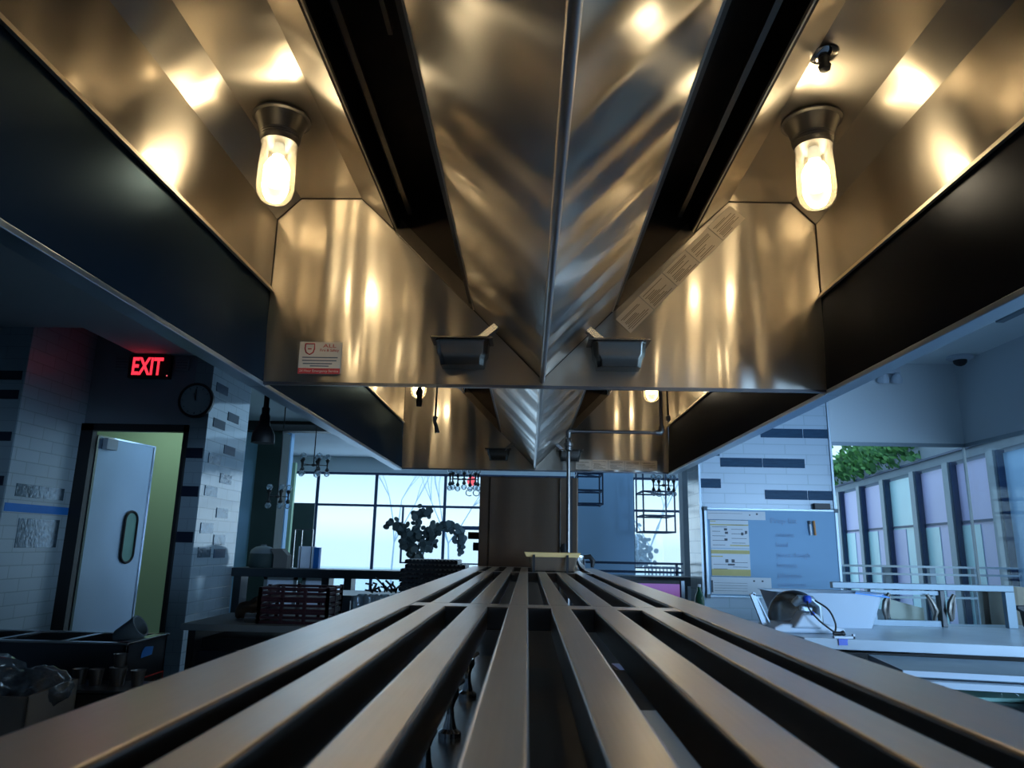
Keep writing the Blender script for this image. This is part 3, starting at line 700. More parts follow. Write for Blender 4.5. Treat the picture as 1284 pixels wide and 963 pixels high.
# pan with lid and round pot at the end of the shelf
p = thing('insert_pan', (.14, 4.35, ZT), 'steel insert pan with tan lid standing at the far end of the slatted shelf', 'pan')
def tray(w, x0, x1, y0, y1, z0, z1, t=.02):
    v0 = [w.bm.verts.new(q) for q in ((x0+t, y0+t, z0), (x1-t, y0+t, z0), (x1-t, y1-t, z0), (x0+t, y1-t, z0))]
    v1 = [w.bm.verts.new(q) for q in ((x0, y0, z1), (x1, y0, z1), (x1, y1, z1), (x0, y1, z1))]
    w._f(v0[::-1]); w._f(v1)
    for k in range(4): w._f([v0[k], v0[(k+1) % 4], v1[(k+1) % 4], v1[k]])
w = MB(); tray(w, .005, .285, 4.22, 4.45, ZT+.001, ZT+.085, .018); build(w, 'pan_body', M['track'], p, bevel=.006)
w = MB(); w.slab([(-.022, 4.19, ZT+.108), (-.008, 4.19, ZT+.082), (.288, 4.19, ZT+.082), (.302, 4.19, ZT+.108)], (0, .28, 0)); build(w, 'lid', M['wood'], p, bevel=.003)
for x in (.035, .225): build(MB().box(x-.006, x+.006, 4.18, 4.2, ZT+.001, ZT+.095), 'clip', M['black'], p)
o = thing('steel_pot', (.33, 4.62, ZT), 'small round steel pot with black handle behind the insert pan', 'pot')
build(MB().lathe((.30, 4.62, ZT+.001), [(.05, 0), (.058, .01), (.06, .09), (.064, .093), (.056, .093), (.05, .01)], 28), 'pot_body', M['chrome'], o, True)
build(MB().tube([(.35, 4.6, ZT+.08), (.385, 4.6, ZT+.085), (.405, 4.6, ZT+.06), (.40, 4.6, ZT+.02)], [.012, .016, .016, .01], 10), 'handle', M['black'], o, True)

# ------------------------------------------------------------------ left foreground
lt = thing('work_table', (-2.3, 3.0, 0), 'dark steel work table under the food warmer at lower left', 'table')
build(MB().box(-3.6, -1.36, 2.3, 3.75, .60, .64), 'table_top', M['st_dark'], lt, bevel=.004)
for x in (-3.5, -1.45):
    for y in (2.4, 3.65): build(MB().box(x-.02, x+.02, y-.02, y+.02, 0, .60), 'leg', M['st_dark'], lt)
s = thing('food_warmer', (-2.3, 3.45, .64), 'dark rectangular countertop warmer with open wells and a piece of blue tape', 'food warmer')
w = MB(); x0, x1, y0, y1, z0, z1 = -3.1, -1.742, 3.27, 3.63, .66, .895
w.box(x0, x1, y0, y0+.02, z0, z1); w.box(x0, x1, y1-.02, y1, z0, z1); w.box(x0, x0+.02, y0, y1, z0, z1); w.box(x1-.02, x1, y0, y1, z0, z1); w.box(x0, x1, y0, y1, z0, z0+.02)
build(w, 'body', M['st_dark'], s, bevel=.004)
w = MB(); w.box(x0, x1+.008, y0-.008, y0+.03, z1-.002, z1+.008); w.box(x0, x1+.008, y1-.03, y1+.008, z1-.002, z1+.008); w.box(x1-.05, x1+.008, y0, y1, z1-.002, z1+.008)
build(w, 'top_rim', M['st_plain'], s, bevel=.003)
for x in (-2.05, -2.35, -2.65):
    build(MB().box(x-.015, x+.015, y0+.02, y1-.02, z1-.003, z1+.006), 'divider', M['st_plain'], s)
for x in (-1.9, -2.2, -2.5): build(MB().box(x-.12, x+.12, y0+.03, y1-.03, z0+.08, z0+.09), 'well', M['black'], s)
build(MB().box(x1, x1+.006, 3.32, 3.6, z0+.005, z0+.075), 'control_panel', M['black'], s)
w = MB(); w.box(x1+.006, x1+.008, 3.30, 3.62, z0+.07, z0+.076); w.box(x1+.006, x1+.008, 3.61, 3.616, z0, z0+.076); build(w, 'red_trim', M['red'], s)
for y in (3.42, 3.52): build(MB().lathe((x1+.006, y, z0+.04), [(.015, 0), (.014, .018), (.005, .02)], 14, 'X'), 'knob', M['st_plain'], s, True)
for x in (-3.05, -1.8):
    for y in (3.3, 3.6): build(MB().box(x-.015, x+.015, y-.015, y+.015, .64, .66), 'foot', M['rubber'], s)
w = MB().slab([(x1+.002, 3.395, .822), (x1+.002, 3.49, .826), (x1+.002, 3.50, .86), (x1+.002, 3.42, .868), (x1+.002, 3.40, .85)], (.002, 0, 0))
build(w, 'blue_tape', M['tape'], s)
o = thing('black_canister', (-1.86, 3.45, .9), 'black round canister leaning over in the open warmer well', 'canister')
tl = Matrix.Rotation(math.radians(58), 3, 'Y')
build(MB().lathe((-1.87, 3.46, .905), [(.03, -.03), (.042, -.015), (.051, .075), (.051, .082), (.053, .084), (.053, .093), (.045, .093), (.038, .015)], 30, 'Z', tl), 'body', M['grey'], o, True)
# steel cups on a black box
bx = thing('black_tray_box', (-1.75, 3.12, .64), 'low black storage box holding the small steel cups', 'box')
build(MB().box(-2.0, -1.53, 3.02, 3.22, .64, .745), 'body', M['black'], bx, bevel=.006)
build(MB().box(-2.01, -1.50, 3.01, 3.23, .745, .757), 'lid', M['st_dark'], bx, bevel=.003)
def scup(x, y, z, lab, r=.028, h=.06):
    t = thing('steel_cup', (x, y, z), lab, 'cup', 'small steel cups on the black box')
    build(MB().lathe((x, y, z), [(r*.75, 0), (r*.8, .004), (r, h), (r*1.08, h+.002), (r*.95, h), (r*.72, .006)], 20), 'cup_body', M['pipe'], t, True); return t
scup(-1.845, 3.12, .757, 'leftmost small steel cup on the black box')
scup(-1.775, 3.12, .757, 'second small steel cup from the left on the black box')
scup(-1.685, 3.12, .757, 'lower steel cup of the stacked pair on the black box', .034, .07)
scup(-1.683, 3.12, .829, 'upper steel cup of the stacked pair on the black box', .026, .05)
scup(-1.60, 3.12, .757, 'rightmost small steel cup on the black box')
# cardboard box with plastic bags
cb = thing('cardboard_box', (-1.95, 2.75, .64), 'open grey cardboard box with clear bags at the lower left corner', 'box')
w = MB(); x0, x1, y0, y1, z0, z1 = -2.35, -1.76, 2.62, 2.98, .642, .80
R0 = .12
for a in ((x0, x1, y0, y0+.012), (x0, x1, y1-.012, y1), (x0, x0+.012, y0, y1), (x1-.012, x1, y0, y1)): w.box(*a, z0, z1, R0, ((x0+x1)/2, (y0+y1)/2, 0))
w.box(x0, x1, y0, y1, z0, z0+.01, R0, ((x0+x1)/2, (y0+y1)/2, 0))
build(w, 'box_walls', M['card'], cb)
w = MB(); w.box(-1.88, -1.86, 2.605, 2.607, .68, .71, R0, ((x0+x1)/2, (y0+y1)/2, 0)); build(w, 'hand_slot', M['black'], cb)
def bag(cx, cy, cz, rx, ry, rz, seed, lab):
    rnd = random.Random(seed); w = MB()
    bmesh.ops.create_icosphere(w.bm, subdivisions=4, radius=1)
    ph = [(rnd.uniform(-4, 4), rnd.uniform(-4, 4), rnd.uniform(-4, 4), rnd.uniform(0, 6)) for _ in range(9)]
    for v in w.bm.verts:
        n = v.co.copy(); k = 1
        for a in ph: k += .06*abs(math.sin(a[0]*n.x*1.6+a[1]*n.y*1.6+a[2]*n.z*1.6+a[3]))-.02
        v.co = Vector((cx+n.x*rx*k, cy+n.y*ry*k, cz+n.z*rz*k))
    o = build(w, 'plastic_bag', M['bag'], None, True); top(o, lab, 'bag', 'clear plastic bags in the cardboard box')
bag(-2.06, 2.80, .82, .16, .12, .09, 1, 'crumpled clear plastic bag in the cardboard box at the left picture edge')
bag(-1.84, 2.86, .79, .10, .09, .065, 2, 'crumpled clear plastic bag in the cardboard box, on the right towards the steel cups')

# ------------------------------------------------------------------ left counter with crates
lc = thing('left_counter', (-1.4, 4.5, 0), 'grey counter carrying the maroon crates and glasses at left', 'counter')
build(MB().box(-1.93, -.5, 4.16, 4.85, .855, .89), 'worktop', M['st_dark3'] if 'st_dark3' in M else M['grey'], lc, bevel=.003)
build(MB().box(-1.9, -.55, 4.3, 4.8, .02, .80), 'body', M['black'], lc)
build(MB().box(-1.9, -.55, 4.24, 4.3, .45, .74), 'drawer_front', M['st_dark'], lc)
build(MB().box(-1.9, -1.86, 4.2, 4.8, 0, .855), 'side_panel', M['black'], lc)
build(MB().box(-1.6, -.6, 4.18, 4.29, .70, .745), 'pull_out_shelf', M['frame'], lc)
def crate(z, label):
    t = thing('plastic_crate', (-1.33, 4.38, z), label, 'crate', 'maroon plastic crates on the left counter')
    x0, x1, y0, y1 = -1.53, -1.14, 4.25, 4.55
    for nm, (a, b_) in {'front_wall': ((x0, y0), (x1, y0)), 'rear_wall': ((x0, y1), (x1, y1)), 'left_wall': ((x0, y0), (x0, y1)), 'right_wall': ((x1, y0), (x1, y1))}.items():
        w = MB()
        for k in range(3):
            zz = z+.008+k*.026; w.bar((*a, zz), (*b_, zz), .012, .014)
        L = (Vector((*b_, 0))-Vector((*a, 0))); n_ = 4 if abs(L.x) > .1 else 3
        for k in range(n_):
            q = Vector((*a, 0))+L*k/(n_-1); w.box(q.x-.009, q.x+.009, q.y-.009, q.y+.009, z, z+.066+(.008 if k % 2 else 0))
        build(w, nm, M['maroon'], t)
    build(MB().box(x0, x1, y0, y1, z, z+.006), 'crate_floor', M['maroon'], t)
    return t
crate(.891, 'bottom maroon slatted plastic crate of the stack on the left counter')
crate(.891+.067, 'middle maroon slatted plastic crate of the stack on the left counter')
crate(.891+.134, 'topmost maroon slatted plastic crate of the stack on the left counter')
gl = MB(); r_ = .03
k = 0
for i in range(5):
    for j in range(3):
        x = -.985+i*.066+(j % 2)*.01; y = 4.30+j*.075
        t = thing('drinking_glass', (x, y, .89), 'clear upturned drinking glass in the rows right of the maroon crates', 'glass', 'drinking glasses beside the crates') if k == 0 else None
        if t:
            build(MB().lathe((x, y, .891), [(.027, 0), (.031, .10), (.031, .155), (.027, .16), (.028, .15), (.025, .004)], 14), 'glass_body', M['cglass'], t, True); g0 = t
        else: dup(g0, (x, y, .89))
        k += 1
# sack and things left of the crates
w = MB(); bmesh.ops.create_icosphere(w.bm, subdivisions=3, radius=1)
for v in w.bm.verts:
    n_ = v.co.copy(); v.co = Vector((-1.66+n_.x*.10, 4.5+n_.y*.09, .925+max(n_.z, -.35)*.075*(1+.2*math.sin(n_.x*5)+.15*math.cos(n_.y*7))))
o = build(w, 'burlap_sack', plain('brown sack', (.1, .07, .05), .9), None, True); top(o, 'slumped brown sack on the counter left of the maroon crates', 'sack')
o = thing('foil_roll', (-1.58, 4.3, .89), 'small silver foil parcel in front of the brown sack', 'foil')
build(MB().lathe((-1.585, 4.3, .915), [(.005, -.04), (.028, -.035), (.025, 0), (.03, .03), (.005, .04)], 10, 'X'), 'foil_body', M['st_plain'], o, True)

# rack of dark grates
gr = thing('side_table', (-1.0, 6.2, 0), 'dark side table under the stack of black grates', 'table')
build(MB().box(-1.7, -.45, 5.9, 6.55, .90, .94), 'table_top', M['bar'], gr)
for x in (-1.65, -.5):
    for y in (5.95, 6.5): build(MB().box(x-.02, x+.02, y-.02, y+.02, 0, .90), 'leg', M['bar'], gr)
rnd = random.Random(4)
for k in range(8):
    z = .941+k*.036; dx = rnd.uniform(-.015, .015); x0, x1 = -1.03+dx+(.0 if k < 6 else .02), -.52+dx-(.06 if k == 7 else 0)
    w = MB(); w.box(x0, x1, 6.0, 6.02, z, z+.022); w.box(x0, x1, 6.38, 6.40, z, z+.022)
    for q in range(14): xx = x0+(x1-x0)*(q+.5)/14; w.box(xx-.008, xx+.008, 6.0, 6.4, z+.018, z+.034)
    w.box(x0, x0+.015, 6.0, 6.4, z, z+.03); w.box(x1-.015, x1, 6.0, 6.4, z, z+.03)
    o = build(w, 'floor_grate', M['bar']); o.location.z = z
    nm = ['bottom', 'second', 'third', 'fourth', 'fifth', 'sixth', 'seventh', 'topmost'][k]
    top(o, f'{nm} dark slatted grate'+(' from the bottom' if 0 < k < 7 else '')+' of the stack left of the shelf end', 'grate', 'stacked dark grates')
w = MB()
for k in range(26):
    a = rnd.uniform(0, 6.28); q = Vector((-1.18+.1*math.cos(a), 6.1, .98+rnd.uniform(-.02, .05)))
    w.bar(q, q+Vector((rnd.uniform(-.06, .06), rnd.uniform(-.05, .05), rnd.uniform(0, .06))), .014)
o = build(w, 'coiled_cable', M['black']); o.location.z -= .01; top(o, 'tangle of black cable beside the stack of grates', 'cable')

# vase of eucalyptus on the bar
v = thing('eucalyptus_plant', (-1.2, 8.05, 1.065), 'dark eucalyptus branches in a glass vase on the bar counter before the bright window', 'plant')
vx, vy = -1.18, 8.05
build(MB().lathe((vx, vy, 1.066), [(.05, 0), (.06, .02), (.05, .1), (.04, .16), (.05, .2), (.045, .19), (.04, .1), (.05, .02)], 24), 'vase', M['cglass'], v, True)
stems = [[(vx, 1.12), (vx-.10, 1.32), (vx-.18, 1.46), (vx-.27, 1.56), (vx-.36, 1.54)],
         [(vx, 1.12), (vx-.03, 1.35), (vx-.06, 1.55), (vx-.05, 1.68), (vx+.02, 1.71), (vx+.08, 1.66)],
         [(vx, 1.12), (vx+.07, 1.35), (vx+.15, 1.48), (vx+.27, 1.54), (vx+.38, 1.54), (vx+.44, 1.42), (vx+.43, 1.26)],
         [(vx, 1.12), (vx-.07, 1.25), (vx-.14, 1.36), (vx-.17, 1.5)], [(vx, 1.12), (vx-.05, 1.27), (vx-.16, 1.30)], [(vx, 1.12), (vx+.05, 1.3), (vx+.10, 1.45), (vx+.14, 1.56)]]
w = MB(); lf = MB(); rnd = random.Random(11)
for s_ in stems:
    pts = [Vector((x, vy+rnd.uniform(-.06, .06), z)) for x, z in s_]; w.tube(pts, .004, 6)
    for a, b_ in zip(pts[1 if len(pts) > 3 else 0:], pts[2 if len(pts) > 3 else 1:]):
        m_ = int((b_-a).length/.0075)
        for q in range(m_):
            c_ = a.lerp(b_, q/m_)+Vector([rnd.gauss(0, .032) for _ in range(3)])
            lf.disc(c_, (rnd.uniform(-1, 1), -1.2, rnd.uniform(-1, 1)), rnd.uniform(.024, .04), 9)
build(w, 'stems', M['bar'], v); o = build(lf, 'leaves', M['leafd'], v)

# pendant heat lamp at left
p = thing('heat_lamp', (-1.96, 5.2, 2.05), 'black dome heat lamp hanging left of the hoods beside the tiled pier', 'lamp')
build(MB().tube([(-1.955, 5.2, CZ), (-1.955, 5.2, 2.40)], .012, 10), 'cord', M['black'], p, True)
build(MB().lathe((-1.96, 5.2, 2.05), [(.08, 0), (.083, .0), (.083, .035), (.078, .07), (.06, .105), (.04, .13), (.036, .2), (.028, .22), (.03, .26), (.02, .27), (.02, .37), (.012, .38)], 32), 'shade', M['black'], p, True)

# bubble chandeliers
def globe_chandelier(x, y, z, R, arms, label, hang):
    t = thing('globe_chandelier', (x, y, z), label, 'chandelier', 'sputnik chandeliers before the far window')
    build(MB().tube([(x, y, hang), (x, y, z)], .008, 8), 'rod', M['black'], t)
    build(MB().lathe((x, y, z-.02), [(.01, 0), (.03, .01), (.03, .03), (.01, .04)], 12), 'hub', M['black'], t, True)
    for k in range(arms):
        a = 2*PI*k/arms+.3; e = Vector((x+R*math.cos(a), y+R*math.sin(a)*.8, z))
        ar = build(MB().tube([(x, y, z), e], .006, 6), 'arm', M['black'], t)
        w = MB(); w.lathe(e+Vector((0, 0, -.09)), [(.012, .18), (.03, .16), (.012, .12), (.01, .06), (.03, .02), (.012, 0)], 10); build(w, 'socket', M['black'], ar, True)
        w = MB()
        for dz in (-.12, .12): w.lathe(e+Vector((0, 0, dz)), [(.005, -.04), (.03, -.028), (.042, 0), (.03, .028), (.005, .04)], 12)
        build(w, 'bulbs', M['cglass'], ar, True)
    return t
globe_chandelier(-3.02, 10, 2.40, .19, 5, 'sputnik chandelier with clear globes hanging at the upper left of the window', 3.15)
globe_chandelier(-.9, 10, 2.24, .2, 7, 'sputnik chandelier with clear globes left of the brown end cabinet', 3.15)
globe_chandelier(-3.35, 9.6, 1.93, .14, 5, 'sputnik chandelier hanging low beside the dark green pillar', 3.15)
globe_chandelier(1.95, 10.5, 2.25, .16, 4, 'sputnik chandelier with clear globes behind the hanging wire rack', 3.17)

# hanging wire racks
def wirerack(x0, x1, y0, y1, z0, z1, shelves, label):
    t = thing('hanging_rack', ((x0+x1)/2, (y0+y1)/2, z0), label, 'rack', 'hanging wire racks before the window')
    for x in (x0, x1):
        for y in (y0, y1): build(MB().bar((x, y, z0), (x, y, 3.15), .022), 'post', M['mull'], t)
    for z in shelves:
        w = MB(); w.bar((x0, y0, z), (x1, y0, z), .025); w.bar((x0, y1, z), (x1, y1, z), .025); w.bar((x0, y0, z), (x0, y1, z), .025); w.bar((x1, y0, z), (x1, y1, z), .025)
        w.bar((x0, y0, z), (x1, y1, z), .02)
        build(w, 'shelf', M['mull'], t)
    return t
wirerack(1.73, 2.2, 11.0, 11.7, 1.6, 2.9, (1.6, 1.84, 2.2, 2.55), 'dark open wire rack hanging before the window right of the blue wall')
wirerack(.74, 1.12, 11.0, 11.5, 1.98, 2.9, (2.0, 2.45, 2.2), 'small dark wire rack hanging at the left edge of the blue wall')

# monitor and bottle at the right of the shelf end
st2 = thing('side_cabinet', (1.1, 5.9, 0), 'low dark cabinet right of the shelf end carrying the purple screen', 'cabinet')
build(MB().box(.7, 1.42, 5.7, 6.3, 0, .85), 'body', M['black'], st2); build(MB().box(.68, 1.44, 5.68, 6.32, .85, .88), 'top_panel', M['bar'], st2)
m_ = thing('monitor', (1.0, 5.85, .88), 'flat monitor with a purple screen at the right of the shelf end', 'monitor')
build(MB().box(.74, 1.225, 5.85, 5.88, .90, 1.112), 'casing', M['black'], m_, bevel=.006)
build(MB().box(.765, 1.19, 5.845, 5.85, .92, 1.085), 'screen', M['purple'], m_)
build(MB().box(1.20, 1.225, 5.83, 5.86, .92, 1.11), 'side_bezel', M['alu'], m_)
build(MB().box(.9, 1.06, 5.8, 5.95, .88, .90), 'stand_base', M['black'], m_)
o = thing('green_bottle', (1.33, 5.8, .88), 'green glass bottle with pale cap right of the purple screen', 'bottle')
build(MB().lathe((1.33, 5.8, .881), [(.035, 0), (.037, .01), (.037, .10), (.03, .13), (.014, .16), (.012, .19)], 20), 'bottle_body', M['greenb'], o, True)
build(MB().lathe((1.33, 5.8, 1.07), [(.014, 0), (.014, .018), (.01, .02)], 12), 'cap', M['paper'], o, True)

# ------------------------------------------------------------------ whiteboard
W = thing('whiteboard', (2.2, 6.79, .95), 'blue-lit whiteboard with printed sheets and faint handwriting on the tiled wall', 'whiteboard')
build(MB().box(1.64, 2.82, 6.765, 6.79, .95, 1.73), 'board_surface', M['board'], W)
w = MB(); w.box(1.62, 2.84, 6.758, 6.79, 1.715, 1.735); w.box(1.62, 2.84, 6.758, 6.79, .935, .955); w.box(1.62, 1.645, 6.758, 6.79, .94, 1.73); w.box(2.815, 2.84, 6.758, 6.79, .94, 1.73)
build(w, 'frame', M['alu'], W, bevel=.002)
w = MB()
for x in (1.632, 2.828):
    for z in (.945, 1.725): w.box(x-.018, x+.018, 6.752, 6.76, z-.018, z+.018)
build(w, 'corner_caps', M['grey'], W)
yb = 6.757
for i, (s_, z) in enumerate((('Prep list', 1.60), ('onions', 1.48), ('basil', 1.39), ('pizza dough', 1.30), ('lemons', 1.21), ('jalapeno', 1.12), ('parmesan', 1.04))):
    text(s_, .075 if i == 0 else .065, M['ink2'], W, (2.22+.04*(i > 0), yb+.003, z), 'handwriting', .0005)
def sheet(x0, x1, z0, z1, blocks, label, nm='notice_sheet'):
    t = thing(nm, (x0, 6.76, z0), label, 'paper', 'printed sheets on the whiteboard')
    build(MB().box(x0, x1, 6.761, 6.763, z0, z1), 'sheet', M['paper'], t)
    for mat, rs in blocks.items():
        w = MB()
        for a, b_, c_, d_ in rs: w.box(x0+(x1-x0)*a, x0+(x1-x0)*b_, 6.7595, 6.761, z0+(z1-z0)*c_, z0+(z1-z0)*d_)
        build(w, 'printed_marks', M[mat], t)
    return t
rnd = random.Random(5)
lines = [(.05+.5*(i % 2), .05+.5*(i % 2)+rnd.uniform(.2, .4), .1+.08*i, .115+.08*i) for i in range(10)]
sheet(1.67, 2.02, 1.37, 1.625, {'yel': [(0, 1, .8, .84), (0, .15, .93, .96), (.5, 1, .08, .12)], 'ink': [(0, 1, .985, 1)]+lines+[(.36, .44, .62, .7), (.38, .46, .5, .58), (.36, .44, .26, .34), (.8, .86, .46, .56), (.9, .96, .52, .62)]}, 'upper printed sheet with yellow bars at left on the whiteboard')
sheet(1.67, 2.02, 1.12, 1.365, {'yel': [(0, 1, .82, .95), (0, 1, .03, .26), (0, .3, .7, .74)], 'ink': [(0, 1, 0, .015), (.36, .44, .5, .62), (.52, .6, .5, .62), (.42, .6, .4, .46)]+lines[2:6]}, 'lower printed sheet with yellow bands at left on the whiteboard')
sheet(1.65, 2.18, 1.628, 1.705, {'ink': [(.72, .74, .5, .65), (.84, .87, .6, .8), (.02, .6, .7, .73)]}, 'long pale sheet taped along the top left of the whiteboard')
sheet(1.66, 2.20, .965, 1.115, {'ink': [(.0, .03, .1, .8), (.7, .73, .75, .85), (.84, .87, .75, .85)]+[(.05, .6, .2+.15*i, .215+.15*i) for i in range(4)]}, 'long pale sheet taped along the bottom left of the whiteboard')
for x, mt, lab in ((2.58, 'ink', 'black marker pen standing on the whiteboard'), (2.62, 'orange', 'orange marker pen standing on the whiteboard')):
    t = thing('marker_pen', (x, 6.75, 1.5), lab, 'marker')
    build(MB().tube([(x, 6.748, 1.50), (x-.005, 6.748, 1.60)], .01, 10), 'barrel', M['paper' if mt == 'ink' else 'orange'], t, True)
    build(MB().tube([(x-.005, 6.748, 1.60), (x-.006, 6.748, 1.63)], .011, 10), 'cap', M['ink' if mt == 'ink' else 'orange'], t, True)
o = build(MB().box(2.63, 2.775, 6.745, 6.792, 1.737, 1.79), 'board_eraser', M['black'], None, bevel=.004); top(o, 'black eraser lying on the top edge of the whiteboard', 'eraser')

# ------------------------------------------------------------------ right counter
rc = thing('marble_counter', (2.7, 4.5, 0), 'white marble counter on the right under the glass sneeze guard', 'counter')
w = MB(); w.slab([(1.5, 4.12, .845), (4.1, 3.7, .845), (4.1, 5.2, .845), (1.3, 5.0, .845)], (0, 0, .055)); build(w, 'marble_top', M['marble'], rc, bevel=.004)
build(MB().box(1.6, 4.1, 4.35, 4.95, 0, .80), 'body', M['black'], rc)
pf = thing('prep_fridge', (2.6, 3.7, 0), 'low stainless prep counter with double bright edges before the marble counter', 'counter')
w = MB(); w.slab([(1.73, 3.55, .80), (4.0, 3.12, .80), (4.0, 3.62, .80), (1.80, 4.05, .80)], (0, 0, .03)); build(w, 'worktop', M['st_fr'] if 'st_fr' in M else M['frame'], pf, bevel=.002)
w = MB(); w.slab([(1.73, 3.545, .805), (4.0, 3.115, .805), (4.0, 3.12, .805), (1.73, 3.55, .805)], (0, 0, .024)); build(w, 'front_edge', M['plastic'], pf)
w = MB(); w.slab([(1.72, 3.5, .765), (4.0, 3.07, .765), (4.0, 3.6, .765), (1.75, 4.0, .765)], (0, 0, .028)); build(w, 'lower_edge', M['plastic'], pf, bevel=.002)
w = MB(); w.slab([(1.7, 3.5, .60), (4.0, 3.3, .60), (4.0, 4.32, .60), (1.8, 4.32, .60)], (0, 0, .02)); build(w, 'undershelf', M['st_dark'], pf)
for x, y in ((1.85, 3.6), (3.9, 3.2)): build(MB().box(x-.02, x+.02, y-.02, y+.02, 0, .765), 'leg', M['st_plain'], pf)
w = MB(); w.slab([(2.3, 4.0, .621), (2.72, 3.98, .621), (2.8, 4.28, .621), (2.35, 4.3, .621)], (0, 0, .02)); o = build(w, 'green_tray', M['greenlid'], None, bevel=.004); top(o, 'pale green tray lying on the undershelf at right', 'tray')
w = MB(); w.tube([(2.5, 4.1, .647), (2.50, 4.1, .72), (2.53, 4.08, .68), (2.56, 4.05, .647)], .005, 6); o = build(w, 'wire_tongs', M['chrome'], None, True); o.location.z -= .005; top(o, 'bent wire tongs standing on the green tray at right', 'tongs')
w = MB(); w.slab([(2.5, 3.75, .621), (2.9, 3.7, .621), (3.0, 3.93, .621), (2.6, 3.96, .621)], (0, 0, .03)); o = build(w, 'grey_case', M['grey'], None, bevel=.01); top(o, 'dark grey case on the undershelf beside the green tray', 'case')

# plastic tub
t = thing('plastic_tub', (1.75, 4.85, .9), 'big white plastic tub with blue film behind the slicer', 'tub')
w = MB()
def rr(hx, hy, z, cx=1.86, cy=4.80, c_=.06):
    pts = []
    for sx, sy, a0 in ((1, -1, -PI/2), (1, 1, 0), (-1, 1, PI/2), (-1, -1, PI)):
        for k in range(4): a = a0+PI/2*k/3; pts.append((cx+sx*(hx-c_)+c_*math.cos(a), cy+sy*(hy-c_)+c_*math.sin(a), z))
    return [w.bm.verts.new(p) for p in pts]
rings = [rr(.27, .15, .901), (rr(.30, .17, 1.0)), rr(.335, .185, 1.105), rr(.35, .195, 1.11), rr(.325, .18, 1.105), rr(.27, .15, .93)]
for a, b_ in zip(rings, rings[1:]):
    n_ = len(a)
    for k in range(n_): w._f([a[k], a[(k+1) % n_], b_[(k+1) % n_], b_[k]])
w._f(rings[0][::-1]); w._f(rings[-1])
build(w, 'tub_body', M['plastic'], t, True)
w = MB().slab([(2.0, 4.6, 1.108), (2.215, 4.62, 1.085), (2.215, 4.75, 1.10), (2.05, 4.7, 1.115)], (.003, 0, .006)); build(w, 'blue_film', M['sky'], t)

# slicer
s = thing('meat_slicer', (1.6, 4.35, .9), 'chrome and grey meat slicer with blue knob and looping black cable', 'slicer')
w = MB(); w.slab([(1.40, 4.3, .901), (1.80, 4.3, .901), (1.80, 4.3, .93), (1.72, 4.3, .95), (1.45, 4.3, .95), (1.40, 4.3, .93)], (0, .3, 0)); build(w, 'base', M['plastic'], s, bevel=.012)
build(MB().lathe((1.555, 4.43, .97), [(.01, -.03), (.10, -.022), (.14, -.004), (.145, 0), (.14, .008), (.01, .01)], 48, 'X', Matrix.Rotation(.85, 3, 'Z')).clampz(.905), 'blade', M['st_plain'], s, True)
build(MB().lathe((1.565, 4.44, .97), [(.01, -.0), (.152, -.008), (.158, .0), (.158, .03), (.01, .035)], 48, 'X', Matrix.Rotation(.85, 3, 'Z')).clampz(.905), 'blade_guard', M['st_dark'], s, True)
w = MB(); w.slab([(1.50, 4.27, .93), (1.665, 4.27, .93), (1.655, 4.27, 1.0), (1.62, 4.27, 1.02), (1.56, 4.27, 1.02)], (0, .12, 0)); build(w, 'motor_housing', M['plastic'], s, bevel=.015)
build(MB().tube([(1.53, 4.32, 1.06), (1.55, 4.3, 1.085), (1.62, 4.3, 1.085), (1.66, 4.3, 1.05), (1.66, 4.3, .95)], [.022, .026, .024, .018, .016], 12), 'carriage_arm', M['alu'], s, True)
w = MB(); w.bar((1.545, 4.28, 1.04), (1.61, 4.28, 1.03), .03, .03); build(w, 'sharpener_block', M['alu'], s, bevel=.006)
build(MB().lathe((1.585, 4.27, 1.088), [(.012, -.02), (.022, -.012), (.024, .01), (.016, .022), (.004, .024)], 16), 'blue_knob', M['bluep'], s, True)
build(MB().lathe((1.60, 4.24, 1.015), [(.01, -.01), (.013, 0), (.004, .012)], 12), 'small_knob', M['bluep'], s, True)
def cable(p, r=.005):
    w = MB(); P_ = [Vector(q) for q in p]; out = []
    for i in range(len(P_)-1):
        p0 = P_[max(i-1, 0)]; p1 = P_[i]; p2 = P_[i+1]; p3 = P_[min(i+2, len(P_)-1)]
        for k in range(8):
            t_ = k/8; out.append(.5*((2*p1)+(-p0+p2)*t_+(2*p0-5*p1+4*p2-p3)*t_*t_+(-p0+3*p1-3*p2+p3)*t_**3))
    out.append(P_[-1]); w.tube(out, r, 8); return w
build(cable([(1.575, 4.24, 1.08), (1.575, 4.22, 1.04), (1.62, 4.2, .98), (1.70, 4.2, .92), (1.74, 4.2, .90)]), 'cable', M['black'], s, True)
build(cable([(1.62, 4.25, 1.085), (1.68, 4.22, 1.04), (1.705, 4.2, .97), (1.70, 4.2, .92)]), 'cable', M['black'], s, True)
build(MB().tube([(1.69, 4.2, .915), (1.735, 4.2, .915)], .012, 10), 'cable_plug', M['black'], s, True)
build(MB().tube([(1.735, 4.2, .915), (1.75, 4.2, .92)], .014, 10), 'cable_plug', M['black'], s, True)
w = MB(); w.bar((1.33, 4.45, 1.105), (1.40, 4.45, .91), .02, .03); w.bar((1.33, 4.45, 1.105), (1.35, 4.45, 1.10), .02); w.bar((1.355, 4.45, 1.09), (1.43, 4.45, .93), .012); w.bar((1.40, 4.45, .915), (1.47, 4.45, .915), .02)
build(w, 'carriage_plate', M['alu'], s, bevel=.003)
o = thing('card_holder', (1.72, 3.98, .9), 'small clear stand with a blue label at the corner of the marble counter', 'card holder')
